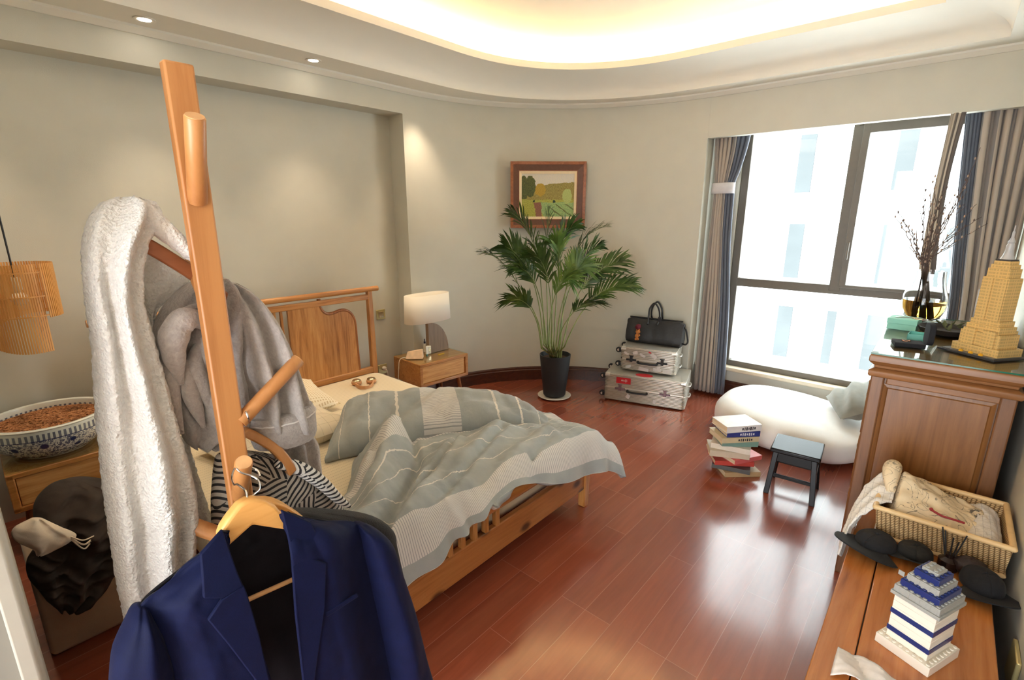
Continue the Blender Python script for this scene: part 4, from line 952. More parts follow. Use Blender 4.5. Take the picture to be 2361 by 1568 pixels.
for fi, (wp, f0, fs) in enumerate(SUN):
    path = [Vector(p) for p in catmull([tuple(PD(x, y, D)) for x, y, D in wp], 44)]
    path[0] = Vector((PC.x + random.uniform(-.05, .05), PC.y + random.uniform(-.05, .05), PC.z + .355)); path[1] = path[0].lerp(path[2], .5)
    fr = MB().tube(path, [lerp(.0062, .0012, (i / 43) ** .8) for i in range(44)], 7).build('frond', M_stem, pl, smooth_angle=60)
    lv = MB(); nl = 32
    az = random.uniform(0, 6.283); href = Vector((math.cos(az), math.sin(az), 0)); tw = random.uniform(-.8, .8)
    for k in range(nl):
        s = f0 + (0.995 - f0) * (k / (nl - 1)) ** .95; i = min(int(s * 43), 42); p = path[i].lerp(path[i + 1], s * 43 - i)
        tng = (path[min(i + 2, 43)] - path[max(i - 1, 0)]).normalized()
        side0 = tng.cross(Vector((0, 0, 1)) + href * .55).normalized()
        side0 = Matrix.Rotation(tw, 3, tng) @ side0
        nrm = side0.cross(tng).normalized()
        for sg in (1, -1):
            kk = k / (nl - 1)
            L = (.10 + .20 * math.sin(math.pi * min(1, .18 + kk * .80))) * (0.75 + .35 * fs) * random.uniform(.75, 1.15) * .78
            w = random.uniform(.0065, .0105)
            d = (side0 * sg * lerp(.80, .42, kk) + tng * lerp(.75, 1.0, kk) + nrm * random.uniform(-.25, .35) + Vector((0, 0, .10))).normalized()
            wd = d.cross(nrm).normalized()
            q1 = p + d * L * .35 + Vector((0, 0, .004)); q2 = p + d * L * .7 - Vector((0, 0, L * .05)); q3 = p + d * L - Vector((0, 0, L * random.uniform(.12, .26)))
            lv.add([p - wd * w * .3, p + wd * w * .3, q1 - wd * w, q1 + wd * w, q2 - wd * w * .8, q2 + wd * w * .8, q3], [(0, 1, 3, 2), (2, 3, 5, 4), (4, 5, 6)])
    lv.build('leaflets', M_leaf2 if fi in (8, 11, 15) else M_leaf, fr, smooth_angle=0)
M_cane = leaf_mat('palm_cane', S(110, 120, 70), S(136, 140, 84), S(160, 150, 100))
for i in range(7):
    a = i * .9; x, y = PC.x + .05 * math.cos(a), PC.y + .05 * math.sin(a)
    MB().tube([(x, y, PC.z + .345), (x + .012 * math.cos(a), y + .012 * math.sin(a), PC.z + .345 + .12 + .03 * (i % 3))], [.009, .006], 8).build('cane', M_cane, pl)

# ---- painting on the curved wall
A_, B_ = Vector((3.606, 3.190, 0)), Vector((4.074, 2.668, 0))
ux = (B_ - A_).normalized(); nz = Vector((-ux.y, ux.x, 0)); nz = nz if nz.dot(EYE - A_) > 0 else -nz
PW, z0, z1 = (B_ - A_).length, 1.542, 2.138
Mp = Matrix(((ux.x, nz.x, 0, A_.x + nz.x * .012), (ux.y, nz.y, 0, A_.y + nz.y * .012), (0, 0, 1, 0), (0, 0, 0, 1)))
pic = thing('framed_painting', 'oil painting of a garden with trees in a brown wooden frame', 'painting', tuple(Mp @ Vector((PW / 2, 0, z0))))
M_fr = wood('reddish_frame_wood', S(124, 68, 36), S(150, 88, 50), S(166, 102, 62), 0, .4)
M_fr2 = plain('dark_brown_frame_cove', S(104, 66, 46), .5, 0, .1, 40)
M_liner = plain('cream_linen_liner', S(232, 212, 174), .8, 0, .03)
def ringframe(x0, x1, za, zb, w, y0, y1, slope=0):
    o = [(x0, za), (x1, za), (x1, zb), (x0, zb)]; i = [(x0 + w, za + w), (x1 - w, za + w), (x1 - w, zb - w), (x0 + w, zb - w)]
    m = MB()
    vs = [Vector((x, y0, z)) for x, z in o] + [Vector((x, y1, z)) for x, z in o] + [Vector((x, y1 + slope, z)) for x, z in i] + [Vector((x, y0, z)) for x, z in i]
    fs = []
    for k in range(4):
        j = (k + 1) % 4; fs += [(k, j, 4 + j, 4 + k), (4 + k, 4 + j, 8 + j, 8 + k), (8 + k, 8 + j, 12 + j, 12 + k), (12 + k, 12 + j, j, k)]
    m.add([Mp @ v for v in vs], fs); return m
ringframe(0, PW, z0, z1, .027, 0, .042, -.004).build('frame', M_fr, pic, bevel=.002, smooth_angle=0)
ringframe(.026, PW - .026, z0 + .026, z1 - .026, .052, 0, .034, -.012).build('frame_cove', M_fr2, pic, smooth_angle=0)
ringframe(.077, PW - .077, z0 + .077, z1 - .077, .006, 0, .026, 0).build('frame_lip', M_fr, pic, smooth_angle=0)
ringframe(.083, PW - .083, z0 + .083, z1 - .083, .022, 0, .022, -.004).build('liner', M_liner, pic, smooth_angle=0)
def painting():
    n = NT('garden_oil_painting'); uv = n.n('ShaderNodeUVMap'); uv.uv_map = 'uv'
    nd = n.noise(uv.outputs[0], 14, 4); nv = n.n('ShaderNodeVectorMath', operation='MULTIPLY_ADD')
    n.l(nd.outputs['Color'], nv.inputs[0]); nv.inputs[1].default_value = (.07, .07, 0); n.l(uv.outputs[0], nv.inputs[2])
    sp = n.n('ShaderNodeSeparateXYZ'); n.l(nv.outputs[0], sp.inputs[0]); u, v = n.math('SUBTRACT', sp.outputs[0], .035), n.math('SUBTRACT', sp.outputs[1], .035)
    def below(y): return n.math('LESS_THAN', v, y)
    def blob(cx, cy, rx, ry):
        a = n.math('DIVIDE', n.math('SUBTRACT', u, cx), rx); b = n.math('DIVIDE', n.math('SUBTRACT', v, cy), ry)
        return n.math('LESS_THAN', n.math('ADD', n.math('MULTIPLY', a, a), n.math('MULTIPLY', b, b)), 1.0)
    br = n.noise(n.coord('UV', (18, 34, 1)), 3, 5, .7); br2 = n.noise(n.coord('UV', (46, 12, 1)), 2, 4, .7); br3 = n.noise(n.coord('UV', (10, 10, 1), (0, 0, .6)), 5, 4, .7)
    col = n.ramp(br.outputs[0], [(.3, S(178, 182, 196)), (.5, S(214, 206, 190)), (.7, S(224, 206, 176))])
    hill = n.ramp(br2.outputs[0], [(.3, S(98, 84, 40)), (.5, S(150, 134, 64)), (.7, S(172, 160, 92))])
    line = n.math('ADD', .70, n.math('MULTIPLY', n.math('SINE', n.math('MULTIPLY', n.math('SUBTRACT', u, .28), 2.0)), .10))
    col = n.mix(below(line), col, hill)
    col = n.mix(blob(.36, .62, .10, .15), col, n.ramp(br.outputs[0], [(.35, S(150, 124, 34)), (.65, S(196, 160, 52))]))
    dk = n.ramp(br2.outputs[0], [(.35, S(52, 60, 26)), (.6, S(96, 100, 40)), (.75, S(140, 138, 60))])
    col = n.mix(n.math('MAXIMUM', blob(.05, .66, .08, .28), blob(.17, .70, .10, .24)), col, dk)
    col = n.mix(below(.40), col, n.ramp(br3.outputs[0], [(.3, S(120, 124, 44)), (.5, S(166, 164, 66)), (.7, S(190, 184, 96))]))
    lawn = n.ramp(br3.outputs[0], [(.3, S(96, 132, 82)), (.5, S(142, 170, 108)), (.65, S(176, 188, 112)), (.8, S(120, 128, 50))])
    col = n.mix(n.math('MULTIPLY', below(.34), n.math('GREATER_THAN', n.math('ADD', u, n.math('MULTIPLY', v, .35)), .43)), col, lawn)
    path_ = n.math('LESS_THAN', n.math('ABSOLUTE', n.math('SUBTRACT', n.math('SUBTRACT', u, n.math('MULTIPLY', v, -.1)), .34)), .06)
    col = n.mix(n.math('MULTIPLY', below(.34), path_), col, n.ramp(br.outputs[0], [(.3, S(112, 60, 44)), (.7, S(160, 112, 84))]))
    row = n.math('LESS_THAN', n.math('FRACT', n.math('MULTIPLY', n.math('ADD', u, n.math('MULTIPLY', v, 1.1)), 5.2)), .16)
    col = n.mix(n.math('MULTIPLY', n.math('MULTIPLY', below(.30), row), n.math('GREATER_THAN', u, .5)), col, S(96, 96, 44))
    col = n.mix(blob(.86, .48, .09, .17), col, n.ramp(br.outputs[0], [(.3, S(134, 148, 72)), (.6, S(184, 194, 120))]))
    col = n.mix(n.math('MAXIMUM', blob(.62, .36, .025, .03), blob(.24, .37, .02, .03)), col, S(40, 56, 34))
    n.set(col, .55); n.bump(br3.outputs[0], .4, .003); return n.m
x0, x1, za, zb = .104, PW - .104, z0 + .104, z1 - .104
MB().add([Mp @ Vector(p) for p in ((x0 - .004, .012, za - .004), (x1 + .004, .012, za - .004), (x1 + .004, .012, zb + .004), (x0 - .004, .012, zb + .004))] + [Mp @ Vector(p) for p in ((x0 - .004, .004, za - .004), (x1 + .004, .004, za - .004), (x1 + .004, .004, zb + .004), (x0 - .004, .004, zb + .004))],
         [(0, 1, 2, 3), (4, 5, 6, 7), (0, 1, 5, 4), (1, 2, 6, 5), (2, 3, 7, 6), (3, 0, 4, 7)], [(0, 0), (1, 0), (1, 1), (0, 1)] * 2).build('canvas', painting(), pic, smooth_angle=0)

# ---- aluminium cases
M_alu = plain('brushed_aluminium', S(206, 199, 186), .34, .6, .05, 18)
M_alu2 = plain('aluminium_corner', S(220, 214, 202), .3, .6, .03)
M_blk = plain('black_rubber', S(30, 29, 30), .5, 0, .1)
M_red = plain('red_sticker', S(196, 30, 40), .45, 0, .04)
M_wht = plain('white_sticker', S(216, 210, 204), .5, 0, .06, 60)
M_fad = plain('faded_purple_clasp', S(128, 104, 112), .4, .4, .1)
def suitcase(loc, rz, L, D, H, label, ribs, small):
    """lies flat; local x along the long front edge, y to the back; front face at y = 0"""
    t = thing('suitcase', label, 'suitcase', loc, rz, 'ribbed aluminium suitcases in a stack')
    hz = H * .50
    for nm, za, zb in (('lower_shell', .012, hz - .006), ('upper_shell', hz + .006, H)):
        b = MB(); n = ribs; prof = []
        for i in range(n * 4 + 1):
            f = i / (n * 4); prof.append((0.004 if (i % 4) in (0, 3) else -.004, lerp(za, zb, f)))
        rings = []
        for o, z in [(.02, za)] + prof + ([(.014, zb + .0)] if nm == 'upper_shell' else [(.02, zb)]):
            ring = []; c = .028
            for cx, cy, a0 in ((L - o - c, D - o - c, 0), (o + c, D - o - c, 90), (o + c, o + c, 180), (L - o - c, o + c, 270)):
                for k in range(6): a = math.radians(a0 + 90 * k / 5); ring.append(Vector((cx + c * math.cos(a), cy + c * math.sin(a), z)))
            rings.append(ring)
        b.loft(rings); b.build(nm, M_alu, t, local=True, smooth_angle=40)
    MB().box((.012, -.002, hz - .008), (L - .012, D + .002, hz + .008)).build('rim', M_alu2, t, bevel=.003, local=True)
    for x in (.0, L):
        for y in (.0, D):
            c = MB().hull8([(x - .026, y - .026, H - .03), (x + .026, y - .026, H - .03), (x + .026, y + .026, H - .03), (x - .026, y + .026, H - .03)], [(x - .02, y - .02, H + .002), (x + .02, y - .02, H + .002), (x + .02, y + .02, H + .002), (x - .02, y + .02, H + .002)])
            c.xf(Matrix.Translation(Vector(((.022 if x == 0 else -.022), (.022 if y == 0 else -.022), 0))))
            c.build('corner_cap', M_alu2, t, bevel=.006, local=True, seg=3)
    hb = L * (.42 if not small else .50)
    h = MB().tube(catmull([(hb - .085, -.004, hz - .012), (hb - .080, -.028, hz - .016), (hb, -.034, hz - .018), (hb + .080, -.028, hz - .016), (hb + .085, -.004, hz - .012)], 24), .0095, 10)
    h.build('handle', M_blk, t, local=True)
    for x in ((L * .20, L * .76)):
        m = MB().box((x - .045, -.012, hz - .012), (x + .045, .003, hz + .006)).box((x - .012, -.016, hz - .02), (x + .012, .003, hz + .034)).box((x - .02, -.012, hz + .03), (x + .02, .003, hz + .038))
        m.build('clasp', M_blk if small else M_fad, t, bevel=.002, local=True)
    for y in (.05, D - .05):
        for z in (.045, H - .045):
            w = MB().lathe([(.0, -.012), (.020, -.012), (.026, -.006), (.026, .006), (.020, .012), (.0, .012)], (-.034, y, z), 20, M=Matrix.Rotation(math.radians(90), 4, 'X'))
            wo = w.build('wheel', M_blk, t, local=True)
            MB().lathe([(.012, -.0135), (.012, .0135)], (-.034, y, z), 16, M=Matrix.Rotation(math.radians(90), 4, 'X')).build('hub', M_alu2, wo, local=True)
            MB().box((-.03, y - .017, z - .018), (.004, y + .017, z + .018)).build('wheel_bracket', M_blk, t, bevel=.004, local=True)
    for z in (hz - .05, hz + .05):
        MB().tube(catmull([(L - .002, D * .35, z), (L + .022, D * .40, z), (L + .022, D * .6, z), (L - .002, D * .65, z)], 12), .006, 8).build('side_handle', M_alu2, t, local=True)
    return t
def ang(a, b): return math.atan2(b[1] - a[1], b[0] - a[0])
big = suitcase((3.788, 2.190, 0.0), ang((3.788, 2.19), (3.99, 1.515)), .705, .42, .262, 'larger ribbed aluminium suitcase lying flat on the floor, bottom of the stack', 9, False)
small = suitcase((3.945, 2.128, 0.266), ang((3.96, 2.125), (4.085, 1.650)), .492, .31, .222, 'smaller ribbed aluminium suitcase covered in faded stickers, under the duffel bag', 7, True)
def sticker(t, mat, x0, x1, z0, z1, name='sticker', top=False, rot=0, y=-.0065):
    M = Matrix.Translation(Vector(((x0 + x1) / 2, y, (z0 + z1) / 2))) @ Matrix.Rotation(rot, 4, 'Y')
    return MB().cbox((0, 0, 0), (x1 - x0, .0015, z1 - z0), M).build(name, mat, t, local=True, smooth_angle=0)
lb = sticker(big, M_red, .105, .235, .180, .236, 'red_label')
MB().box((.150, -.0085, .204), (.178, -.0073, .209)).box((.150, -.0085, .212), (.170, -.0073, .215)).tube([Vector((.192 + .010 * math.cos(k * .5236), -.008, .209 + .010 * math.sin(k * .5236))) for k in range(13)], .0016, 5).box((.1905, -.0085, .194), (.1935, -.0073, .224)).build('label_mark', M_wht, lb, local=True, smooth_angle=0)
MB().lathe([(.045, 0), (.045, .0015)], (.34, .055, .2625), 20, sx=1.7).build('red_label', M_red, big, local=True)
sticker(big, M_wht, .20, .235, .045, .085, rot=.5); sticker(big, M_wht, .44, .462, .030, .065, rot=.1)
for x0, x1, z0_, z1_, r in ((.03, .075, .155, .175, .3), (.11, .155, .165, .195, -.4), (.17, .225, .15, .172, .5), (.27, .325, .15, .185, .7), (.05, .10, .03, .055, -.3), (.17, .26, .018, .05, .1), (.30, .37, .03, .06, .05), (.385, .46, .02, .055, .02), (.33, .36, .06, .075, .0)):
    sticker(small, M_wht, x0, x1, z0_, z1_, rot=r)
sticker(small, M_red, .25, .275, .190, .202, rot=.4)
# ---- duffel bag
M_bag = plain('black_textured_leather', S(40, 39, 40), .48, 0, .15, 60, .3, 300)
M_bag2 = plain('smooth_black_leather', S(34, 33, 35), .35, 0, .1)
ZB = .489
ba, bb_ = PZ(1440, 788, ZB), PZ(1567, 805, ZB)
rzb = ang(ba, bb_); BL = (bb_ - ba).length
bag = thing('duffel_bag', 'black leather duffel bag on top of the two aluminium suitcases', 'bag', (ba.x, ba.y, ZB), rzb)
rings = []
for i in range(31):
    s = i / 30; x = BL * s
    e = .94 + .06 * math.sin(math.pi * s); top = .235 * (1 - .05 * math.sin(math.pi * s)) * (1 - .10 * smooth((abs(s - .5) - .42) / .08)); dpt = .20
    ring = []
    for k in range(40):
        t = 2 * math.pi * k / 40; c, sn = math.cos(t), math.sin(t)
        hgt = top / 2 * (1 + math.copysign(abs(sn) ** .55, sn)); wy = lerp(1.0, .42, smooth(hgt / top) ** 1.5)
        y = dpt / 2 + math.copysign(abs(c) ** .45, c) * dpt / 2 * wy * e
        ring.append(Vector((x + .012 * (s - .5) * sn + .004 * fbm(s * 6, t, 1), y + .006 * fbm(s * 5, sn * 2, c * 2), hgt + .004 * fbm(s * 7, 3, c * 3) * (sn > 0))))
    rings.append(ring)
MB().loft(rings).build('body', M_bag, bag, local=True, smooth_angle=60)
for y in (.055, .145):
    hpth = catmull([(BL * .40, y - .05 if y < .1 else y + .05, .195), (BL * .385, y, .255), (BL * .40, y, .335), (BL * .48, y, .385), (BL * .56, y, .335), (BL * .585, y, .255), (BL * .57, y - .05 if y < .1 else y + .05, .195)], 40)
    MB().tube(hpth, .0085, 10).build('handle', M_bag2, bag, local=True)
MB().tube(catmull([(BL * .99, .10, .19), (BL * 1.05, .08, .16), (BL * 1.09, .06, .10), (BL * 1.10, .06, .055), (BL * 1.06, .07, .03), (BL * .99, .09, .03)], 30), .008, 8).build('shoulder_strap', M_bag2, bag, local=True)
MB().tube([(BL * .02, .10, .232), (BL * .98, .10, .232)], .006, 8).build('zip', M_bag2, bag, local=True)
for x in (.01, .985): MB().tube(catmull([(BL * x, .10, .20), (BL * (x + (-.02 if x < .5 else .02)), .10, .18), (BL * x, .10, .15)], 10), .005, 8).build('d_ring', M_champ, bag, local=True)
MB().cbox((BL * .60, .03, .245), (.03, .012, .045)).build('luggage_tag', M_bag2, bag, bevel=.003, local=True)
ca_ = frame_at((ba.x, ba.y, ZB), rzb)
chm = thing('bag_charm', 'bag charm of dark red fur and a small orange figure hanging on the duffel', 'charm', tuple(ca_ @ Vector((BL * .24, -.02, .05))))
M_fur = plain('dark_red_fur', S(96, 16, 32), .9, 0, .3, 60, .6, 150); M_or = plain('orange_plush', S(206, 128, 62), .9, 0, .2, 60, .4, 150)
MB().ball(ca_ @ Vector((BL * .25, -.022, .165)), .03, 14, 10, (1.2, .8, .9)).build('fur_ball', M_fur, chm)
MB().tube([ca_ @ Vector((BL * .28, -.01, .19)), ca_ @ Vector((BL * .26, -.028, .13))], .003, 6).build('chain', M_champ, chm)
fg = MB().ball(ca_ @ Vector((BL * .255, -.026, .118)), .021, 12, 8).ball(ca_ @ Vector((BL * .235, -.026, .138)), .008, 8, 6).ball(ca_ @ Vector((BL * .275, -.026, .138)), .008, 8, 6)
fg.ball(ca_ @ Vector((BL * .24, -.026, .078)), .022, 12, 8, (.9, .8, 1.1)).ball(ca_ @ Vector((BL * .28, -.03, .088)), .011, 8, 6).ball(ca_ @ Vector((BL * .225, -.03, .048)), .011, 8, 6).ball(ca_ @ Vector((BL * .26, -.03, .050)), .011, 8, 6)
fg.build('figure', M_or, chm)

# ================================================================== WINDOW SIDE: curtains, lounger, books, stool
def striped_curtain(name, cols, scale=1.0, thin=.16):
    """fabric woven in vertical bands, band position from the uv u coordinate (metres of cloth)"""
    n = NT(name); uv = n.n('ShaderNodeUVMap'); uv.uv_map = 'uv'; sp = n.n('ShaderNodeSeparateXYZ'); n.l(uv.outputs[0], sp.inputs[0])
    f = n.math('FRACT', n.math('MULTIPLY', sp.outputs[0], scale))
    col = n.ramp(f, cols, 'CONSTANT')
    ns = n.noise(n.coord('Object', (1, 1, .05)), 60, 3)
    col = n.mix(.12, col, n.ramp(ns.outputs[0], [(.3, (.75, .75, .75, 1)), (.7, (1, 1, 1, 1))]), 'MULTIPLY')
    n.set(col, .6); n.b.inputs['Sheen Weight'].default_value = .3
    tr = n.n('ShaderNodeBsdfTranslucent'); n.l(col, tr.inputs[0]); mx = n.n('ShaderNodeMixShader'); mx.inputs[0].default_value = thin
    n.l(n.b.outputs[0], mx.inputs[1]); n.l(tr.outputs[0], mx.inputs[2]); n.l(mx.outputs[0], n.t.nodes['Material Output'].inputs[0])
    return n.m
M_taupe = striped_curtain('taupe_and_grey_striped_curtain', [(0, S(184, 170, 156)), (.42, S(128, 120, 118)), (.55, S(192, 178, 164)), (.85, S(150, 138, 130))], 2.6)
M_blue = striped_curtain('slate_blue_curtain', [(0, S(92, 98, 112)), (.5, S(100, 106, 120))], 3)
M_lin = plain('pale_grey_curtain_lining', S(196, 194, 196), .8)
M_tape = plain('pale_curtain_tieback', S(206, 202, 204), .8, 0, .03, 40)
def curtain(name, mat, parent, keys, folds, amp, nz=60, per=9, cloth=2.2, seed=0):
    """keys: (z, y_left, y_right, x) - a gathered cloth sheet with vertical folds"""
    ks = sorted(keys, key=lambda k: -k[0]); samp = catmull(ks, nz + 1); nu = folds * per
    def fn(u, v):
        k = min(int(v * nz), nz); z, ya, yb, x = samp[k]
        wdt = abs(yb - ya); a = amp * min(1, wdt / (folds * amp * 1.1) + .25)
        ph = u * folds * 2 * math.pi + .5 * fbm(u * 3, z * .35, seed)
        return (x + a * math.sin(ph) + .004 * fbm(u * 8, z * 1.5, seed + 4), lerp(ya, yb, u) + .25 * a * math.sin(2 * ph), z)
    return MB().grid(fn, nu, nz, lambda u, v: (u * cloth, v)).build(name, mat, parent, smooth_angle=180, solid=.003)
lc = thing('curtain', 'taupe striped curtain tied back at the left of the window, with a slate blue edge', 'curtain', (4.55, 1.52, .03))
curtain('panel', M_taupe, lc, [(2.42, 1.675, 1.50, 4.56), (2.20, 1.67, 1.50, 4.56), (1.95, 1.645, 1.535, 4.56), (1.86, 1.64, 1.545, 4.56), (1.5, 1.645, 1.535, 4.56), (.8, 1.655, 1.49, 4.56), (.03, 1.66, 1.46, 4.555)], 5, .030, seed=1)
curtain('blue_panel', M_blue, lc, [(2.42, 1.51, 1.385, 4.575), (2.25, 1.51, 1.40, 4.575), (2.05, 1.52, 1.44, 4.575), (1.92, 1.545, 1.478, 4.575), (1.84, 1.55, 1.475, 4.575), (1.4, 1.54, 1.46, 4.575), (.8, 1.50, 1.41, 4.575), (.03, 1.475, 1.375, 4.57)], 3, .024, seed=7)
MB().loft([[Vector((4.56 + .045 * math.cos(t * math.pi / 16), 1.565 + .098 * math.sin(t * math.pi / 16), z)) for t in range(32)] for z in (1.84, 1.93)], True, False).build('tieback', M_tape, lc, solid=.004, smooth_angle=60)
rc = thing('curtain', 'taupe striped curtain gathered at the right of the window behind the skyscraper model', 'curtain', (4.53, -0.15, .03))
curtain('panel', M_taupe, rc, [(2.45, .005, -.31, 4.54), (2.30, .0, -.31, 4.54), (1.9, -.03, -.31, 4.54), (1.4, -.075, -.31, 4.54), (.95, -.115, -.31, 4.54), (.05, -.15, -.31, 4.54)], 6, .042, seed=3, cloth=2.0)
curtain('blue_panel', M_blue, rc, [(2.45, .066, -.01, 4.56), (2.30, .062, -.01, 4.56), (1.9, .028, -.04, 4.56), (1.4, -.02, -.085, 4.56), (.95, -.06, -.125, 4.56), (.05, -.08, -.16, 4.56)], 4, .018, seed=5)
ec = thing('curtain_edge', 'narrow beige and brown curtain edge hanging before the casement, by the branches', 'curtain', tuple(PX(2110, 700, 4.40)))
k_ = []
for (xl, yl_), (xr, yr_) in (((2192, 262), (2230, 250)), ((2172, 350), (2205, 340)), ((2152, 440), (2184, 430)), ((2128, 560), (2166, 550)), ((2116, 630), (2158, 622))):
    L_, R_ = PX(xl, yl_, 4.40), PX(xr, yr_, 4.40); k_.append((L_.z, L_.y, R_.y, 4.40))
M_edge = striped_curtain('beige_brown_banded_curtain', [(0, S(196, 184, 168)), (.36, S(120, 110, 104)), (.50, S(214, 202, 186)), (.74, S(112, 102, 98))], 1.0, .3)
curtain('panel', M_edge, ec, k_, 2, .012, 40, 14, 1.0, 2)

# ---- white lounger
M_bean = cloth('white_stretch_fabric', S(238, 236, 232), .75, 500, .02, .2)
bl = MB()
def bean(u, v):
    a = u * 2 * math.pi; t = v * math.pi
    x0_, y0_ = math.cos(a), math.sin(a)
    ex = .46; ey = .53; rr = math.sin(t) ** .42
    h = .265 - .03 * smooth((.1 - y0_ * rr) / .8) + .02 * gauss(y0_ * rr - .75, .35)
    sx = math.copysign(abs(x0_) ** .72, x0_); sy = math.copysign(abs(y0_) ** .78, y0_)
    z = h * (0.5 + 0.5 * math.copysign(abs(math.cos(t)) ** .62, math.cos(t)))
    return (4.03 + ex * rr * sx * (1 + .05 * math.sin(2 * a)), .70 + ey * rr * sy, .004 + z + .006 * fbm(x0_ * rr * 2, y0_ * rr * 2, 2))
tag(bl.grid(bean, 64, 34).build('lounger_cushion', M_bean, smooth_angle=180), 'big white stuffed floor lounger below the window', 'lounger')
M_gcl = cloth('sage_grey_linen', S(132, 130, 120), .9, 300, .12)
gc = MB()
def gcush(u, v):
    x, y = u * 2 - 1, v * 2 - 1
    e = (max(0, 1 - abs(x) ** 3)) ** .5 * (max(0, 1 - abs(y) ** 3)) ** .5
    return e, x, y
Mg = Matrix.Translation(Vector((4.13, .30, .385))) @ rotz(math.radians(20)) @ Matrix.Rotation(math.radians(-28), 4, 'X')
for sg in (1, -1):
    gc.grid(lambda u, v: Mg @ Vector((gcush(u, v)[1] * .24, gcush(u, v)[2] * .19, sg * gcush(u, v)[0] * (.075 + .022 * math.sin(gcush(u, v)[2] * 9 + 3 * gcush(u, v)[1])))), 26, 26)
tag(gc.build('cushion', M_gcl, smooth_angle=180), 'crumpled sage grey cushion on the right end of the white lounger', 'cushion')

# ---- stack of books
random.seed(21)
M_page = plain('cream_book_pages', S(214, 190, 152), .9, 0, .06, 80)
def pages():
    n = NT('cream_page_edges'); ns = n.noise(n.coord('Object', (2, 2, 260)), 4, 2)
    n.set(n.ramp(ns.outputs[0], [(.35, S(196, 170, 132)), (.65, S(230, 210, 176))]), .9); return n.m
M_pages = pages()
def covc(nm, c): return plain(nm, c, .4, 0, .06, 20)
BOOKS = [  # thickness, length, width, rotation, dx, dy, cover, label
    (.028, .205, .145, 22, .01, -.02, covc('tan_paper_cover', S(176, 146, 106)), 'tan paperback at the very bottom of the floor stack'),
    (.024, .200, .142, -6, -.005, .0, covc('dark_patterned_cover', S(70, 66, 62)), 'dark grey paperback second from the bottom of the stack'),
    (.026, .215, .150, 14, .01, .01, covc('red_edge_cover', S(186, 70, 60)), 'thin book with a red cover edge, third from the bottom'),
    (.026, .195, .140, 40, .02, -.02, covc('coral_pink_cover', S(214, 104, 100)), 'coral pink book sticking out of the middle of the stack'),
    (.034, .210, .148, 6, -.01, .02, covc('grey_paper_cover', S(196, 180, 156)), 'thick grey-tan paperback directly above the coral pink book'),
    (.030, .205, .145, -8, .0, .01, covc('pale_cover', S(216, 204, 186)), 'pale cream paperback lying on the thick grey-tan one in the stack'),
    (.030, .200, .142, 18, .01, .0, covc('teal_edge_cover', S(120, 150, 136)), 'greyish teal book directly below the beige book in the floor stack'),
    (.030, .215, .150, 26, -.005, .005, covc('beige_cover', S(206, 188, 150)), 'beige book with dark spine title under the blue book'),
    (.030, .190, .140, 24, .005, -.005, covc('navy_blue_cover', S(54, 62, 122)), 'navy blue paperback second from the top of the stack'),
    (.036, .212, .150, 30, .0, .0, covc('white_cover', S(228, 222, 216)), 'white covered book on top of the floor stack'),
]
M_ink = plain('dark_print_ink', S(56, 50, 52), .6); M_inkw = plain('white_print_ink', S(222, 220, 216), .6)
bz_ = .001; bcx, bcy = 3.205, .865
for i, (th, L, W, rot, dx, dy, cov, lab) in enumerate(BOOKS):
    th, L, W = th * 1.18, L * 1.15, W * 1.15
    rz_ = math.radians(41 + (rot - 20) * 1.0)
    t = thing('book', lab, 'book', (bcx + dx * 1.6, bcy + dy * 1.6, bz_), rz_, 'books piled on the floor')
    MB().cbox((0.003, 0, th / 2), (W - .008, L - .008, th - .004)).build('pages', M_pages, t, local=True, smooth_angle=0)
    cv_ = MB().cbox((0, 0, .001), (W, L, .002)).cbox((0, 0, th - .001), (W, L, .002)).cbox((-W / 2 + .001, 0, th / 2), (.002, L, th - .002))
    cv_.build('cover', cov, t, local=True, bevel=.0006, smooth_angle=0)
    if i in (7, 8, 9):
        ink = M_inkw if i == 8 else M_ink
        m = MB()
        for k in range(7): m.cbox((-W / 2 - .0006, -L * .30 + k * .014, th / 2), (.0008, .009 - .003 * (k % 2), th * (.5 if k % 3 else .36)))
        m.build('spine_title', ink, t, local=True, smooth_angle=0)
    bz_ += th + .001

# ---- little black stool
M_lacq = wood('black_lacquered_wood', S(12, 10, 10), S(16, 13, 12), S(20, 17, 16), 0, .28, 1, 0, .0, 0, 1, .25)
sx0 = Vector((3.195, .50, 0)); rs_ = math.radians(-85)
stl = thing('stool', 'small black lacquered wooden stool in front of the white lounger', 'stool', tuple(sx0), rs_)
SL, SWd = .262, .255
MB().box((-SL / 2, -SWd / 2, .276), (SL / 2, SWd / 2, .302)).build('seat', M_lacq, stl, bevel=.007, local=True, seg=3)
for sx in (-1, 1):
    for sy in (-1, 1):
        x1, y1 = sx * .100, sy * .098; x0_, y0_ = sx * .122, sy * .118; w = .0145
        MB().hull8([(x0_ - w, y0_ - w, 0), (x0_ + w, y0_ - w, 0), (x0_ + w, y0_ + w, 0), (x0_ - w, y0_ + w, 0)], [(x1 - w, y1 - w, .277), (x1 + w, y1 - w, .277), (x1 + w, y1 + w, .277), (x1 - w, y1 + w, .277)]).build('leg', M_lacq, stl, bevel=.003, local=True)
for s_ in (-1, 1):
    MB().cbox((0, s_ * .098, .245), (.19, .014, .062)).build('apron', M_lacq, stl, bevel=.003, local=True)
    MB().cbox((s_ * .10, 0, .245), (.014, .19, .062)).build('apron', M_lacq, stl, bevel=.003, local=True)
    MB().cbox((0, s_ * .109, .125), (.21, .014, .022)).build('stretcher', M_lacq, stl, bevel=.003, local=True)
    MB().cbox((s_ * .112, 0, .165), (.014, .21, .022)).build('stretcher', M_lacq, stl, bevel=.003, local=True)

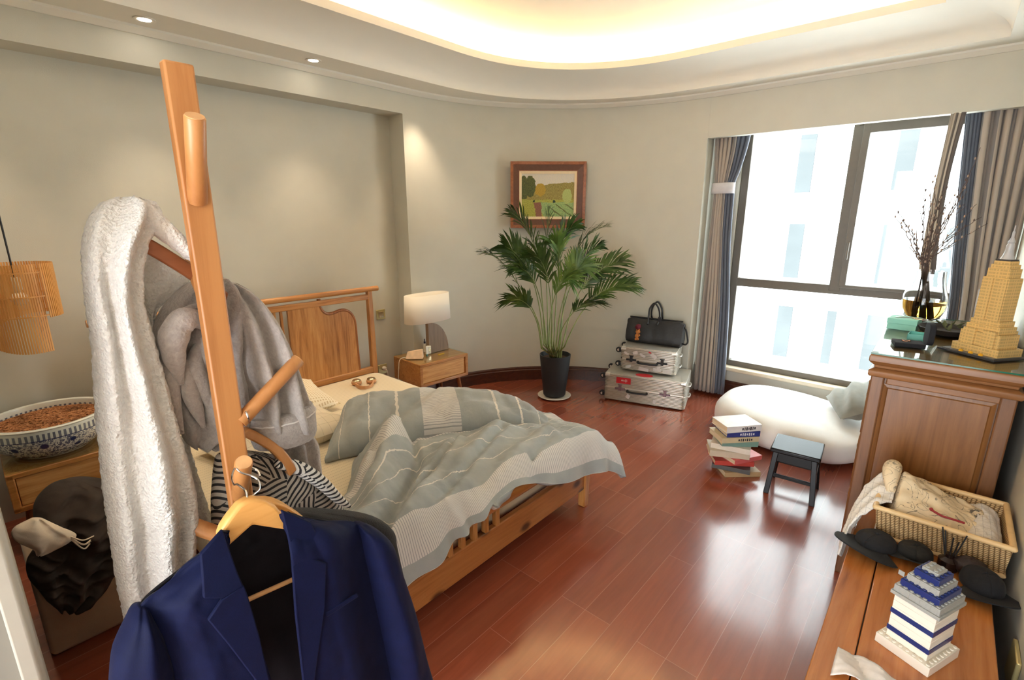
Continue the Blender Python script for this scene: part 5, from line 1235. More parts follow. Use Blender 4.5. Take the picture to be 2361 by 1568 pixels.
# ================================================================== CHEST AND LOW CABINET
M_chest = wood('brown_walnut_frame', S(112, 72, 38), S(138, 92, 52), S(152, 104, 62), 1, .38, .8)
M_chest_v = wood('brown_walnut_stile', S(98, 64, 38), S(120, 80, 50), S(134, 92, 58), 2, .38, .8)
M_chest_p = wood('reddish_walnut_panel', S(96, 58, 26), S(126, 80, 38), S(146, 98, 52), 2, .36, .55, 1.6, .05)
chx0, chx1, chy0, chy1, chz = 2.53, 3.64, -.283, .168, 1.082
chest = thing('chest_of_drawers', 'tall brown walnut chest with a raised end panel by the window', 'chest', (3.08, -.06, 0))
MB().box((chx0 + .02, chy0 + .01, .0), (chx1 - .02, chy1 - .012, chz - .05)).build('carcass', M_chest_v, chest, bevel=.004)
# end face frame and panel (faces the room)
MB().box((chx0, chy1 - .048, 0), (chx0 + .03, chy1, 1.005)).build('stile', M_chest_v, chest, bevel=.006)
MB().box((chx0, chy0, 0), (chx0 + .03, chy0 + .048, 1.005)).build('stile', M_chest_v, chest, bevel=.006)
MB().box((chx0 + .001, chy0 + .046, .958), (chx0 + .03, chy1 - .055, 1.004)).build('end_rail', M_chest, chest, bevel=.004)
MB().box((chx0 + .001, chy0 + .05, .10), (chx0 + .03, chy1 - .055, .16)).build('end_rail', M_chest, chest, bevel=.004)
pn = MB(); yb0, yb1, zb0, zb1 = chy0 + .052, chy1 - .048, .16, .958
vs = [(chx0 + .012, yb0, zb0), (chx0 + .012, yb1, zb0), (chx0 + .012, yb1, zb1), (chx0 + .012, yb0, zb1)]; g_ = .014
vs += [(chx0 + .008, yb0 + g_, zb0 + g_), (chx0 + .008, yb1 - g_, zb0 + g_), (chx0 + .008, yb1 - g_, zb1 - g_), (chx0 + .008, yb0 + g_, zb1 - g_)]
vs += [(chx0 + .004, yb0 + g_ + .004, zb0 + g_ + .004), (chx0 + .004, yb1 - g_ - .004, zb0 + g_ + .004), (chx0 + .004, yb1 - g_ - .004, zb1 - g_ - .004), (chx0 + .004, yb0 + g_ + .004, zb1 - g_ - .004)]
pn.add(vs, [(0, 1, 5, 4), (1, 2, 6, 5), (2, 3, 7, 6), (3, 0, 4, 7), (4, 5, 9, 8), (5, 6, 10, 9), (6, 7, 11, 10), (7, 4, 8, 11), (8, 9, 10, 11)])
pn.build('end_panel', M_chest_p, chest, smooth_angle=0)
def collar(z0_, z1_, o0, o1, mid=None):
    m = MB(); rr = []
    pr_ = [(o0, z0_)] + (mid or []) + [(o1, z1_)]
    for o, z in pr_: rr.append([Vector((chx0 - o, chy0 - min(o, .015), z)), Vector((chx1 + o, chy0 - min(o, .015), z)), Vector((chx1 + o, chy1 + o, z)), Vector((chx0 - o, chy1 + o, z))])
    return m.loft(rr)
collar(.985, 1.022, .008, -.004, [(.012, .992), (.012, 1.012)]).build('waist_moulding', M_chest, chest, bevel=.003)
collar(1.022, chz, -.006, .012, [(-.004, 1.034), (.010, 1.046), (.016, 1.054), (.016, 1.074)]).build('top_board', M_chest, chest, bevel=.003)
for k in range(3):
    for j in range(2):
        xa = chx0 + .05 + j * .51
        dw = MB().box((xa, chy1 - .006, .17 + k * .265), (xa + .49, chy1 + .006, .17 + k * .265 + .25)).build('drawer', M_chest_p, chest, bevel=.004)
        cx_, cz_ = xa + .245, .17 + k * .265 + .13
        MB().tube([(cx_ + .035 * math.cos(a * math.pi / 10), chy1 + .018, cz_ - .03 * math.sin(a * math.pi / 10)) for a in range(11)], .0035, 8).lathe([(.016, 0), (.016, .008)], (cx_ - .035, chy1 + .006, cz_), 12, M=Matrix.Rotation(math.radians(-90), 4, 'X')).lathe([(.016, 0), (.016, .008)], (cx_ + .035, chy1 + .006, cz_), 12, M=Matrix.Rotation(math.radians(-90), 4, 'X')).build('handle', plain('aged_brass', S(150, 124, 72), .35, .9), dw)
M_tg2 = NT('green_edged_plate_glass'); M_tg2.set(S(40, 120, 96), .03); M_tg2.b.inputs['Alpha'].default_value = 1
M_gedge = plain('green_glass_edge', S(20, 104, 80), .1)
ZC = chz + .0075
gs = MB().box((chx0 - .012, chy0 - .012, chz + .0005), (chx1 + .012, chy1 + .012, ZC - .0002)).build('glass_sheet', pane_glass('chest_plate_glass', (.90, .97, .93, 1)), bevel=.001)
tag(gs, 'clear glass sheet with a green edge on the walnut chest', 'glass sheet')
eg = MB(); a0, a1, b0, b1 = chx0 - .0125, chx1 + .0125, chy0 - .0125, chy1 + .0125
eg.box((a0 - .0006, b0, chz + .001), (a0, b1, ZC - .0006)).box((a1, b0, chz + .001), (a1 + .0006, b1, ZC - .0006)).box((a0, b1, chz + .001), (a1, b1 + .0006, ZC - .0006))
eg.build('green_edge', M_gedge, gs, smooth_angle=0)

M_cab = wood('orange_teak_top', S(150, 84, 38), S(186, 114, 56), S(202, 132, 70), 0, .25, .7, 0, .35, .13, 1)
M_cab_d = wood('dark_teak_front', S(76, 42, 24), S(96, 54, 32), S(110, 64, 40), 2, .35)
cab = thing('low_cabinet', 'low long orange teak cabinet along the right wall', 'cabinet', (1.7, -.085, 0))
cy0, cy1 = -.272, .102
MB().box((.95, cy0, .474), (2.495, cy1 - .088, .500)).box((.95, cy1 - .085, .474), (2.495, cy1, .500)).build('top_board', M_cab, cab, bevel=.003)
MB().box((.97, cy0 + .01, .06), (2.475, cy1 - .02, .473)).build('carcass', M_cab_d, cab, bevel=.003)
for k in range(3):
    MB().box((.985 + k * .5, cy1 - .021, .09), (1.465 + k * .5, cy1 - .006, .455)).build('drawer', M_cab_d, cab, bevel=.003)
for x in (1.02, 2.42):
    for y in (cy0 + .04, cy1 - .05): MB().cbox((x, y, .031), (.05, .05, .062)).build('leg', M_cab_d, cab, bevel=.004)
ZL = .5005

# ---- on the chest
p = PZ(2122, 737, ZC)
vz = thing('glass_vase', 'clear rounded glass vase half filled with amber water on the chest', 'vase', tuple(p))
M_clear = glass('clear_vase_glass', (.98, 1, .99, 1), 0, 1.30)
vp = [(.0, .0), (.050, .0), (.080, .018), (.098, .060), (.102, .095), (.096, .14), (.080, .19), (.072, .235), (.070, .272)]
MB().lathe(vp + [(.067, .272), (.069, .235), (.077, .19), (.0925, .14), (.0985, .095), (.0945, .062), (.077, .022), (.048, .006), (.0, .006)], (0, 0, 0), 48, cap=False).build('vase_glass', M_clear, vz, local=True, smooth_angle=70)
M_amb = glass('amber_water', (.96, .52, .10, 1), 0, 1.33)
wt = MB().lathe([(.0, .007), (.047, .0075), (.076, .024), (.0935, .063), (.0975, .095), (.0965, .112), (.0, .112)], (0, 0, 0), 48).build('water', M_amb, vz, local=True, smooth_angle=60)
M_twig = plain('brown_grey_twig', S(92, 74, 66), .8, 0, .2, 60); M_bud = plain('pale_willow_bud', S(176, 150, 130), .9, 0, .15, 80)
random.seed(3)
TW = [((2120, 600), (2100, 540), (2066, 478)), ((2118, 600), (2108, 545), (2074, 500)), ((2118, 610), (2090, 540), (2060, 492)), ((2128, 590), (2130, 500), (2132, 425)), ((2130, 600), (2142, 500), (2150, 400)), ((2134, 600), (2150, 480), (2160, 390)),
      ((2136, 600), (2160, 490), (2186, 420)), ((2138, 600), (2170, 500), (2206, 440)), ((2140, 600), (2178, 510), (2224, 470)), ((2142, 600), (2196, 480), (2238, 400)), ((2142, 600), (2206, 470), (2262, 340)), ((2144, 604), (2200, 530), (2252, 470)),
      ((2146, 604), (2196, 545), (2262, 500)), ((2146, 608), (2200, 560), (2276, 515)), ((2134, 600), (2150, 520), (2172, 440)), ((2138, 600), (2170, 520), (2230, 440))]
TLAB = ['far left, reaching over the window', 'second from the left, over the window', 'lowest on the left side', 'upright beside the left twigs', 'tall, straight up before the window', 'tall, just right of the straight one', 'leaning over the beige curtain edge', 'over the brown curtain edge', 'leaning over the slate blue curtain', 'long, bending towards the taupe folds', 'longest, reaching highest to the right', 'short, in the right hand spray', 'low, in the right hand spray', 'lowest and furthest to the right', 'short upright in the middle of the bunch', 'thin, behind the right hand spray']
vb = Vector(p)
for i, (a, b, c) in enumerate(TW):
    DD = (vb - EYE).dot(FWD); off = random.uniform(-.04, .04)
    base = vb + Vector((random.uniform(-.045, .045), random.uniform(-.045, .045), .012))
    mouth = PD((a[0] + 2132) / 2, 632, DD + off * .4); mouth = Vector((vb.x + max(-.05, min(.05, mouth.x - vb.x)), vb.y + max(-.05, min(.05, mouth.y - vb.y)), vb.z + .27))
    pts = [tuple(base), tuple(mouth), tuple(PD(a[0], a[1] - 10, DD + off)), tuple(PD(*b, DD + off * 2)), tuple(PD(*c, DD + off * 3))]
    pth = [Vector(q) for q in catmull(pts, 40)]
    m = MB().tube([q + Vector((.003 * math.sin(k * 1.3 + i), .003 * math.cos(k * 1.7 + i), 0)) * (k > 10) for k, q in enumerate(pth)], [lerp(.0042, .0012, k / 39) for k in range(40)], 6)
    for k in range(2):
        s0 = random.randint(18, 30); d = (pth[s0 + 4] - pth[s0]).normalized(); sd = RGT * random.choice((-1, 1)) * .7 + FWD * random.uniform(-.5, .5)
        q0 = pth[s0]; L = random.uniform(.06, .13); m.tube([q0, q0 + (d + sd * .5) * L * .5, q0 + (d * 1.3 + sd * .6) * L], [.002, .0016, .0009], 5)
    nf0 = len(m.f); bd = m
    for k in range(11):
        s0 = 14 + int(k * 2.3); q = pth[min(s0, 39)]; d = (RGT * random.choice((-1, 1)) * .006 + Vector((0, 0, .004)))
        bd.ball(q + d, .0052, 6, 5, (.8, .8, 1.5))
    m.mi.append((nf0, len(m.f), 1))
    tag(m.build('willow_branch', [M_twig, M_bud if i % 3 else M_twig], smooth_angle=60), 'bare budded branch in the glass vase, ' + TLAB[i], 'branch', 'branches in the vase')

M_tif = plain('turquoise_card', S(150, 220, 200), .6, 0, .03); M_tif2 = plain('deep_turquoise_card', S(116, 196, 186), .6, 0, .03)
a, b = PZ(2043, 757, ZC), PZ(2110, 766, ZC)
ub = (b - a).normalized(); vb2 = Vector((-ub.y, ub.x, 0)); vb2 = vb2 if vb2.x > 0 else -vb2
gb = thing('gift_box', 'lidded turquoise gift box at the back left of the chest top', 'box', tuple(a))
def obox(a, b, v, h0, h1, grow=0): 
    L = (b - a).length; u_ = (b - a).normalized(); q = [a - u_ * grow - v.normalized() * grow, b + u_ * grow - v.normalized() * grow, b + u_ * grow + v + v.normalized() * grow, a - u_ * grow + v + v.normalized() * grow]
    return MB().hull8([x + Vector((0, 0, h0)) for x in q], [x + Vector((0, 0, h1)) for x in q])
obox(a, b, vb2 * .12, .0005, .042).build('box_base', M_tif, gb, bevel=.001); obox(a, b, vb2 * .12, .030, .056, .0022).build('box_lid', M_tif, gb, bevel=.0015)
ch_ = thing('necklace', 'fine silver chain lying on the turquoise gift box lid', 'jewellery', tuple(a + Vector((0, 0, .056))))
q0 = a + ub * .05 + vb2 * .06 + Vector((0, 0, .058))
MB().tube([q0 + ub * (.05 * math.cos(k * .3) + .004 * k * .6) + vb2 * (.025 * math.sin(k * .3 * 1.5)) for k in range(44)], .0018, 6).build('chain', M_chrome, ch_)
a2, b2 = PZ(2090, 783, ZC), PZ(2134, 789, ZC)
u2 = (b2 - a2).normalized(); v2 = Vector((-u2.y, u2.x, 0)); v2 = v2 if v2.x > 0 else -v2
ob = thing('open_gift_box', 'small open turquoise box tray behind the black jewellery case', 'box', tuple(a2))
m = obox(a2, b2, v2 * .09, .0005, .004)
for s_, e_, w_ in ((a2, b2, v2 * .003), (a2 + v2 * .087, b2 + v2 * .087, v2 * .003)): m2 = obox(s_, e_, w_, .0005, .028); m.add(m2.v, m2.f)
for s_ in (a2, b2 - u2 * .003): m2 = obox(s_, s_ + u2 * .003, v2 * .09, .0005, .028); m.add(m2.v, m2.f)
m.build('tray', M_tif2, ob, smooth_angle=0)
M_velvet = plain('black_velvet', S(26, 26, 30), .85, 0, .1, 60)
a3, b3 = PZ(2062, 799, ZC), PZ(2134, 806, ZC)
u3 = (b3 - a3).normalized(); v3 = Vector((-u3.y, u3.x, 0)); v3 = v3 if v3.x > 0 else -v3
jc = thing('jewellery_case', 'open black jewellery case with a rose gold ring, at the front of the chest', 'jewellery case', tuple(a3))
obox(a3, b3, v3 * .082, .0005, .020).build('case_base', M_velvet, jc, bevel=.003)
L3 = (b3 - a3).length
lidM = MB()
lv_ = []
for k in range(28):
    t_ = 2 * math.pi * k / 28; lv_.append(b3 + u3 * .0 + v3 * (.041 + .043 * math.copysign(abs(math.cos(t_)) ** .55, math.cos(t_))) + Vector((0, 0, .062 + .048 * math.copysign(abs(math.sin(t_)) ** .5, math.sin(t_)))))
lidM.loft([[q + u3 * .002 for q in lv_], [q + u3 * .024 for q in lv_]]).build('case_lid', M_velvet, jc, bevel=.004, smooth_angle=40)
rg_ = thing('ring', 'rose gold ring resting in the open black jewellery case', 'jewellery', tuple(a3 + u3 * .05 + v3 * .04 + Vector((0, 0, .021))))
M_rose = plain('rose_gold', S(208, 150, 120), .2, 1, .02)
cr_ = a3 + u3 * .045 + v3 * .04 + Vector((0, 0, .0225))
MB().tube([cr_ + u3 * .012 * math.cos(k * .35) + v3 * .012 * math.sin(k * .35) for k in range(19)], .0016, 6).ball(cr_ + u3 * .013, .004, 8, 6).ball(cr_ - u3 * .012 + v3 * .003, .0032, 8, 6).build('band', M_rose, rg_)
p = PZ(2183, 772, ZC)
bw = thing('shallow_bowl', 'shallow dark bowl with dried leaves behind the skyscraper model', 'bowl', tuple(p))
M_dk = plain('dark_stoneware', S(44, 38, 34), .5, 0, .1, 30)
MB().lathe([(.0, 0), (.06, 0), (.105, .012), (.118, .036), (.114, .037), (.100, .016), (.0, .010)], (0, 0, 0), 40).build('bowl_shell', M_dk, bw, local=True)
random.seed(9); M_dry = plain('dried_green_brown_leaf', S(96, 100, 62), .7, 0, .35, 40)
for i in range(7):
    t = tag(MB().add([Vector(q) for q in ((0, 0, 0), (.018, .010, .006), (.042, .0, .016), (.018, -.010, .006), (.020, 0, .001))], [(0, 1, 4), (1, 2, 4), (2, 3, 4), (3, 0, 4)]).xf(Matrix.Translation(p + Vector((random.uniform(-.06, .05), random.uniform(-.05, .05), .022 + .006 * i))) @ rotz(random.random() * 6.3) @ Matrix.Rotation(random.uniform(-.9, .1), 4, 'Y')).build('dried_leaf', M_dry, smooth_angle=0, solid=.002), 'curled dried leaf lying in the dark bowl on the chest', 'leaf', 'dried leaves in the dark bowl')
# ---- skyscraper model
M_sand = None
def bricks(name, c):
    n = NT(name); co = n.coord('Object'); sp = n.n('ShaderNodeSeparateXYZ'); n.l(co, sp.inputs[0])
    def gr(ax, p, w): return n.math('LESS_THAN', n.math('ABSOLUTE', n.math('SUBTRACT', n.math('FRACT', n.math('DIVIDE', sp.outputs[ax], p)), .5)), w)
    slot = n.math('MULTIPLY', gr(2, .0128, .30), n.math('MAXIMUM', n.math('MULTIPLY', gr(0, .008, .22), 1.0), gr(1, .008, .22)))
    dk = tuple(x * .72 for x in c[:3]) + (1,)
    n.set(n.mix(n.math('MULTIPLY', slot, .8), c, dk), .35); n.bump(n.math('MULTIPLY', slot, -1.0), .5, .002); return n.m
M_sand = bricks('tan_plastic_bricks', S(222, 186, 118))
M_plate = plain('dark_grey_plastic_plate', S(62, 60, 60), .4, 0, .08, 60); M_lgrey = plain('light_grey_plastic', S(186, 186, 186), .3, .1); M_yel = plain('yellow_plastic', S(246, 184, 36), .35)
qa, qb_, qc = PZ(2160, 803, ZC), PZ(2291, 836, ZC), PZ(2356, 828, ZC)
us = (qb_ - qa).normalized(); vsn = Vector((-us.y, us.x, 0)); vsn = vsn if vsn.x > 0 else -vsn
sk = thing('skyscraper_model', 'tan toy brick skyscraper model with a stepped top and grey spire', 'model', tuple(qa))
Msk = Matrix(((us.x, vsn.x, 0, qa.x), (us.y, vsn.y, 0, qa.y), (0, 0, 1, ZC), (0, 0, 0, 1)))
W1 = (qb_ - qa).length; D1 = .175
MB().box((0, 0, .0005), (W1, D1, .0075), Msk).build('base_plate', M_plate, sk, bevel=.0008)
MB().box((.012, .010, .0076), (W1 - .010, D1 - .02, .0105), Msk).build('paving', plain('mid_grey_plastic', S(104, 102, 100), .4), sk, smooth_angle=0)
bx = MB(); ccx, ccy = W1 * .54, D1 * .54
for hw, hd, za, zb in ((.088, .062, .010, .042), (.074, .050, .042, .098), (.062, .044, .098, .128), (.054, .038, .128, .150), (.047, .034, .150, .322), (.040, .030, .322, .358), (.034, .027, .358, .374), (.028, .024, .374, .388)):
    bx.box((ccx - hw, ccy - hd, za), (ccx + hw, ccy + hd, zb), Msk)
bx.box((ccx - .060, ccy - .058, .042), (ccx - .014, ccy + .058, .110), Msk).box((ccx + .014, ccy - .058, .042), (ccx + .060, ccy + .058, .110), Msk)
bx.box((ccx - .044, ccy - .040, .15), (ccx - .006, ccy + .040, .318), Msk).box((ccx + .006, ccy - .040, .15), (ccx + .044, ccy + .040, .318), Msk)
bx.build('tower', M_sand, sk, bevel=.0008, smooth_angle=0)
sp_ = MB().box((ccx - .026, ccy - .022, .388), (ccx + .026, ccy + .022, .394), Msk)
sp_.build('roof_plate', M_plate, sk, smooth_angle=0)
cc = Msk @ Vector((ccx, ccy, 0)); cc.z = ZC
MB().lathe([(.023, .394), (.017, .410), (.013, .430), (.013, .448), (.010, .456), (.012, .462), (.008, .470), (.0045, .480), (.0045, .500), (.002, .504), (.002, .525)], cc, 14).build('spire', M_lgrey, sk, smooth_angle=25)
for k in range(3):
    M3 = Msk @ Matrix.Translation(Vector((W1 * (.40 + .17 * k), .010, .0105)))
    MB().box((-.007, -.004, 0), (.007, .004, .007), M3).box((-.004, -.003, .007), (.004, .003, .010), M3).build('taxi', M_yel, sk, bevel=.001)
p = PZ(2336, 768, ZC)
wl = thing('table_lamp', 'white cylindrical lamp at the right wall behind the skyscraper model', 'lamp', (3.44, -.205, ZC))
MB().lathe([(.05, 0), (.05, .006), (.012, .010), (.010, .04)], (0, 0, 0), 30).build('base', M_plate, wl, local=True)
MB().lathe([(.062, .035), (.062, .20)], (0, 0, 0), 40, cap=False).build('shade', M_lin, wl, local=True, solid=.003, smooth_angle=60)

# ---- on the low cabinet: basket, clothes, caps, diffuser, toy, paper
def wicker():
    n = NT('pale_woven_wicker'); co = n.coord('Object'); sp = n.n('ShaderNodeSeparateXYZ'); n.l(co, sp.inputs[0])
    hor = n.math('ADD', sp.outputs[1], sp.outputs[0])
    col_ = n.math('FLOOR', n.math('DIVIDE', hor, .013)); rowo = n.math('MULTIPLY', n.math('MODULO', n.math('ABSOLUTE', col_), 2.0), .0035)
    r = n.math('FRACT', n.math('DIVIDE', n.math('ADD', sp.outputs[2], rowo), .007)); c = n.math('FRACT', n.math('DIVIDE', hor, .013))
    h = n.math('MULTIPLY', n.math('SINE', n.math('MULTIPLY', r, math.pi)), n.math('SINE', n.math('MULTIPLY', c, math.pi)))
    n.set(n.ramp(h, [(.05, S(104, 74, 42)), (.3, S(188, 150, 100)), (.8, S(222, 190, 138))]), .7); n.bump(h, .8, .004); return n.m
M_wick = wicker(); M_cane2 = wood('pale_cane_rim', S(214, 178, 122), S(228, 194, 140), None, 1, .5)
bk_ = thing('wicker_basket', 'rectangular pale wicker basket full of clothes at the end of the low cabinet', 'basket', (2.24, -.13, ZL))
bx0, bx1, by0, by1, bh = 2.085, 2.40, -.305, .042, .118
def brect(o, z): return [Vector((bx0 - o, by0 - o * .3, z)), Vector((bx1 + o, by0 - o * .3, z)), Vector((bx1 + o, by1 + o, z)), Vector((bx0 - o, by1 + o, z))]
MB().loft([brect(-.006, ZL), brect(.010, ZL + bh)], True, False).add(brect(-.006, ZL + .002), [(0, 1, 2, 3)]).build('woven_body', M_wick, bk_, solid=.006, smooth_angle=0)
for z, o, r in ((ZL + bh, .010, .0095), (ZL + .007, -.004, .007)):
    q = brect(o, z); 
    m = MB()
    for k in range(4): m.tube([q[k], q[(k + 1) % 4]], r, 10).ball(q[k], r, 10, 6)
    m.build('rim', M_cane2, bk_, smooth_angle=60)
def sketch_cloth():
    n = NT('cream_shirt_with_ink_drawings'); co = n.coord('Object')
    a = n.noise(co, 13, 2, .5, 1.6); ln = n.ramp(n.math('ABSOLUTE', n.math('SUBTRACT', a.outputs[0], .5)), [(.006, (1, 1, 1, 1)), (.014, (0, 0, 0, 1))])
    v = n.n('ShaderNodeTexVoronoi'); v.inputs['Scale'].default_value = 7.5; n.l(co, v.inputs['Vector'])
    bl_ = n.ramp(v.outputs['Distance'], [(.13, (1, 1, 1, 1)), (.24, (0, 0, 0, 1))])
    f = n.math('MAXIMUM', n.math('MULTIPLY', ln, .8), n.math('MULTIPLY', bl_, n.math('GREATER_THAN', n.noise(co, 60, 3).outputs[0], .5)))
    n.set(n.mix(n.math('MULTIPLY', f, .85), S(226, 206, 170), S(60, 56, 58)), .9); n.bump(n.noise(co, 24, 4).outputs[0], .4, .012); return n.m
M_sk = sketch_cloth(); M_dotw = dotted_sheet('white_dotted_cotton', S(226, 220, 210), S(120, 112, 110), .02, True, .05)
cs = thing('printed_shirt', 'cream shirt with ink drawings heaped in the wicker basket', 'shirt', (2.25, -.1, ZL + .06))
def heap(u, v):
    x, y = lerp(bx0 + .004, bx1 - .006, v), lerp(by0 + .02, by1 - .006, u)
    e = min(1, min(u, 1 - u, v, 1 - v) * 7); e = smooth(e)
    h = .098 + .10 * smooth(u) * gauss(v - .62, .40) + .014 * fbm(x * 16, y * 11, 2) + .012 * abs(fbm(x * 9 + y * 14, y * 7, 6)) - .035 * (1 - u) * (1 - v)
    return (x, y, ZL + lerp(.05, h, e))
MB().grid(heap, 60, 60).build('heaped_body', M_sk, cs, smooth_angle=180)
cf = catmull([(2.37, .022, ZL + .15), (2.30, .030, ZL + .195), (2.24, .030, ZL + .18), (2.19, .020, ZL + .14)], 24)
MB().tube(cf, [.010 + .020 * math.sin(math.pi * (.15 + .8 * i / 23)) for i in range(24)], 16).build('collar_roll', M_sk, cs, smooth_angle=180)
M_rp = plain('red_button_loop', S(150, 40, 44), .6)
MB().tube(catmull([(2.16, -.10, ZL + .130), (2.145, -.13, ZL + .126), (2.14, -.15, ZL + .128), (2.15, -.19, ZL + .122)], 16), .004, 8).ball((2.16, -.10, ZL + .132), .006, 8, 6).build('red_toggle', M_rp, cs)
ws = thing('white_shirt', 'white dotted shirt hanging out of the basket over the cabinet edge', 'shirt', (2.2, .1, ZL - .03))
rows_ = [(.0, (2.30, .01, ZL + .165), (2.13, .01, ZL + .125)), (.2, (2.31, .055, ZL + .15), (2.10, .05, ZL + .118)), (.45, (2.26, .095, ZL + .09), (2.05, .085, ZL + .075)), (.7, (2.20, .115, ZL + .035), (2.01, .108, ZL + .03)), (1, (2.12, .128, ZL - .055), (1.94, .122, ZL - .055))]
def hangs(u, v):
    for (t0, a0_, b0_), (t1, a1_, b1_) in zip(rows_, rows_[1:]):
        if v <= t1:
            f = smooth((v - t0) / (t1 - t0)) * .5 + (v - t0) / (t1 - t0) * .5; A1 = Vector(a0_).lerp(Vector(a1_), f); B1 = Vector(b0_).lerp(Vector(b1_), f); break
    q = A1.lerp(B1, u); d = .013 * math.sin(u * 15 + 2 * fbm(u * 2, v * 2, 3)) * smooth(v * 4) + .005 * fbm(u * 10, v * 9, 8)
    return q + Vector((0, .5, .8)) * d
MB().grid(hangs, 40, 50).build('draped_body', M_dotw, ws, smooth_angle=180, solid=.004, offset=1)
ws2 = thing('white_cloth', 'white checked cloth folded in the far right corner of the basket', 'cloth', (2.3, -.24, ZL + .06))
MB().grid(lambda u, v: (lerp(2.13, 2.385, v), lerp(-.292, -.205, u), ZL + .085 + .022 * math.sin(u * 3.1) + .006 * fbm(u * 6, v * 8, 1)), 20, 40).build('folded_body', M_dotw, ws2, smooth_angle=180, solid=.012)
M_cap = cloth('black_cotton_twill', S(18, 17, 20), .9, 300, .12, .02)
M_cap2 = cloth('charcoal_twill', S(28, 26, 24), .9, 300, .12, .02)
def cap(c, rz, mat, label, r=.078, brim=.075, tilt=0.0, flat=.62):
    M = Matrix.Translation(Vector(c)) @ rotz(rz) @ Matrix.Rotation(tilt, 4, 'Y')
    t = thing('baseball_cap', label, 'cap', tuple(c), 0, 'caps on the low cabinet')
    cr = MB()
    cr.grid(lambda u, v: M @ Vector((r * math.sin(v * math.pi / 2) ** .75 * math.cos(u * 2 * math.pi), r * .9 * math.sin(v * math.pi / 2) ** .75 * math.sin(u * 2 * math.pi), .010 + r * flat * math.cos(v * math.pi / 2) ** .8 + .003 * fbm(u * 5, v * 4, rz))), 44, 16)
    cr.build('crown', mat, t, smooth_angle=180, solid=.003)
    def brm(u, v):
        a = (u - .5) * 2 * 1.18; rr = lerp(r * .96, r * .96 + brim * math.cos(a * .62) ** .7, v)
        return M @ Vector((rr * math.cos(a), rr * .92 * math.sin(a), .010 - .040 * (math.sin(a) ** 2) * v + .022 * v))
    MB().grid(brm, 30, 10).build('brim', mat, t, smooth_angle=180, solid=.003)
    MB().ball(M @ Vector((0, 0, .012 + r * flat)), .006, 10, 6, (1, 1, .6)).build('button', mat, t)
cap((2.000, .030, ZL + .008), math.radians(152), M_cap, 'black cap with its brim over the cabinet front edge, below the hanging white shirt', .066, .075, .0, .55)
cap((2.022, -.078, ZL + .006), math.radians(185), M_cap2, 'charcoal cap half hidden behind the toy, in the middle of the caps', .056, .04)
cap((1.965, -.245, ZL + .012), math.radians(200), M_cap, 'black cap with a downturned brim at the wall end of the cap row', .060, .05, .10, .8)
p = PZ(2170, 1312, ZL)
rd = thing('reed_diffuser', 'dark reed diffuser with black sticks in front of the basket', 'diffuser', (2.03, -.165, ZL))
MB().lathe([(.026, 0), (.028, .01), (.028, .034), (.012, .044), (.012, .056), (.009, .056)], (0, 0, 0), 20).build('bottle', plain('dark_brown_glass', S(38, 24, 20), .15), rd, local=True)
for k, (x, y) in enumerate(((.012, .025), (.016, .018), (-.006, -.010), (.004, -.022), (-.010, .002))):
    MB().tube([(x * .2, y * .2, .01), (x * 1.3, y * 1.3, .135 - .012 * (k % 3))], .0022, 6).build('reed', M_black, rd, local=True)
dg = thing('pouch', 'small crumpled dark brown pouch between the reed sticks and the wall cap', 'pouch', (2.035, -.205, ZL))
MB().grid(lambda u, v: Vector((2.03 + .035 * math.cos(u * 6.2832) * math.sin(v * math.pi), -.218 + .045 * math.sin(u * 6.2832) * math.sin(v * math.pi), ZL + .034 - .032 * math.cos(v * math.pi) + .006 * fbm(u * 5, v * 5, 3))), 30, 16).build('pouch_body', plain('dark_brown_leather', S(46, 30, 28), .5, 0, .2, 50, .4, 90), dg, smooth_angle=180)
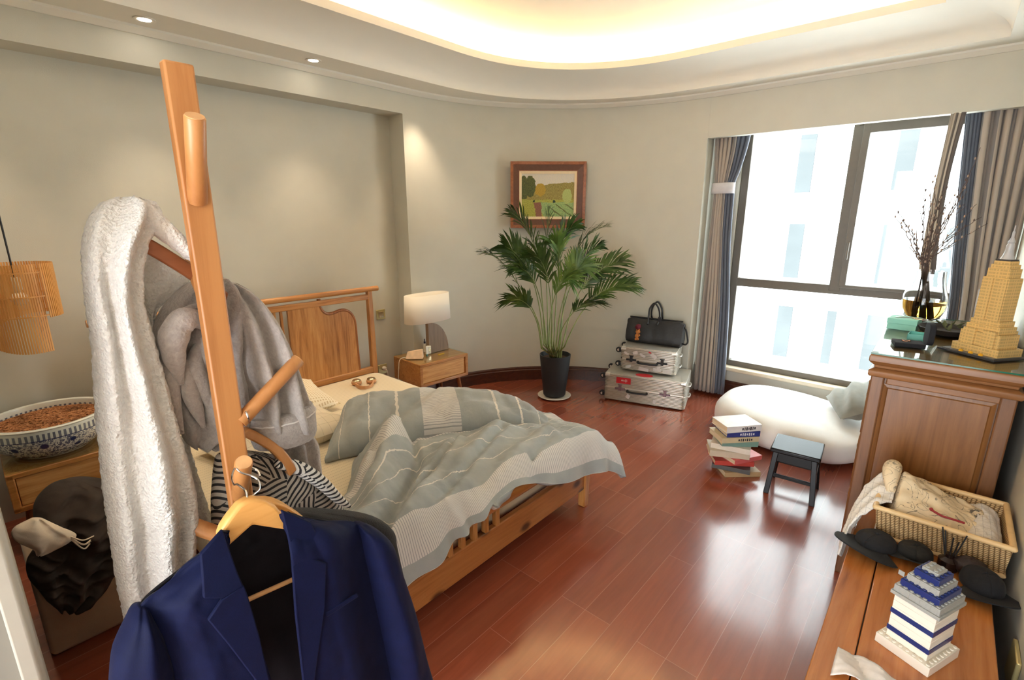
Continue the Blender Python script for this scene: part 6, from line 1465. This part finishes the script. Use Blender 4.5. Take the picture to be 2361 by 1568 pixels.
# toy: plain brick-built stand-in
M_tw = plain('white_plastic_bricks', S(232, 224, 208), .35, 0, .02); M_tb = plain('dark_blue_plastic_bricks', S(34, 48, 104), .3, 0, .04); M_tg = plain('grey_plastic_bricks', S(158, 158, 152), .35, 0, .03)
ty = thing('brick_toy', 'white toy brick block with a stepped grey and blue top on the low cabinet', 'toy', (1.555, -.105, ZL), math.radians(-24))
def studs(m, x0, x1, y0, y1, z, p_=.016, r=.0048):
    nx, ny = int((x1 - x0) / p_ + .5), int((y1 - y0) / p_ + .5)
    for i in range(nx):
        for j in range(ny): m.lathe([(r, z), (r, z + .0036)], (x0 + (i + .5) * (x1 - x0) / nx, y0 + (j + .5) * (y1 - y0) / ny, 0), 10)
    return m
m = MB().box((-.072, -.064, 0), (.072, .064, .028)); studs(m, -.072, .072, -.064, .064, .028); m.build('foot_plate', M_tw, ty, local=True, bevel=.001, smooth_angle=30)
m = MB()
for k in range(7): m.box((-.056, -.048, .0285 + k * .0192), (.056, .048, .0285 + k * .0192 + .0188))
m.build('brick_body', M_tw, ty, local=True, bevel=.0008, smooth_angle=30)
m = MB()
for k, (za, zb) in enumerate(((.050, .064), (.104, .118))): MB().box((-.0575, -.0495, za), (.0575, .0495, zb)).build('blue_tile', M_tb, ty, local=True, smooth_angle=0)
zt = .163
for i, (hw, hd, h, mt) in enumerate(((.064, .056, .0096, M_tg), (.060, .052, .0192, M_tg), (.052, .044, .0192, M_tb), (.044, .036, .0192, M_tg), (.034, .028, .0192, M_tb), (.022, .018, .0096, M_tg))):
    m = MB().box((-hw, -hd, zt), (hw, hd, zt + h))
    if i in (1, 3):
        for k in range(4): m.box((-hw - .001, -hd + .006 + k * .024, zt + .003), (-hw + .002, -hd + .020 + k * .024, zt + h - .003))
    studs(m, -hw, hw, -hd, hd, zt + h); m.build('stepped_layer', mt, ty, local=True, bevel=.0008, smooth_angle=30); zt += h
p = PZ(1985, 1562, ZL)
pp = MB().grid(lambda u, v: (p.x - .05 + .10 * v + .01 * math.sin(u * 5), p.y + .06 - .15 * u, ZL + .004 + .022 * abs(math.sin(u * 5 + v * 2)) * (1 - .4 * v) + .004 * fbm(u * 5, v * 5, 1)), 24, 16)
tag(pp.build('crumpled_paper', M_wht, smooth_angle=25, solid=.001), 'crumpled white paper at the near end of the low cabinet', 'paper')
ws_ = thing('wall_socket', 'brass socket plate on the right wall above the low cabinet', 'socket', (1.80, -.33, .60))
MB().box((1.72, -.3295, .36), (1.83, -.318, .47)).build('plate', M_brass, ws_, bevel=.003)
ws_.location = (1.775, -.32, .36)
for o in ws_.children:
    for v_ in o.data.vertices: v_.co += Vector((1.80 - 1.775, -.33 + .32, .60 - .36))
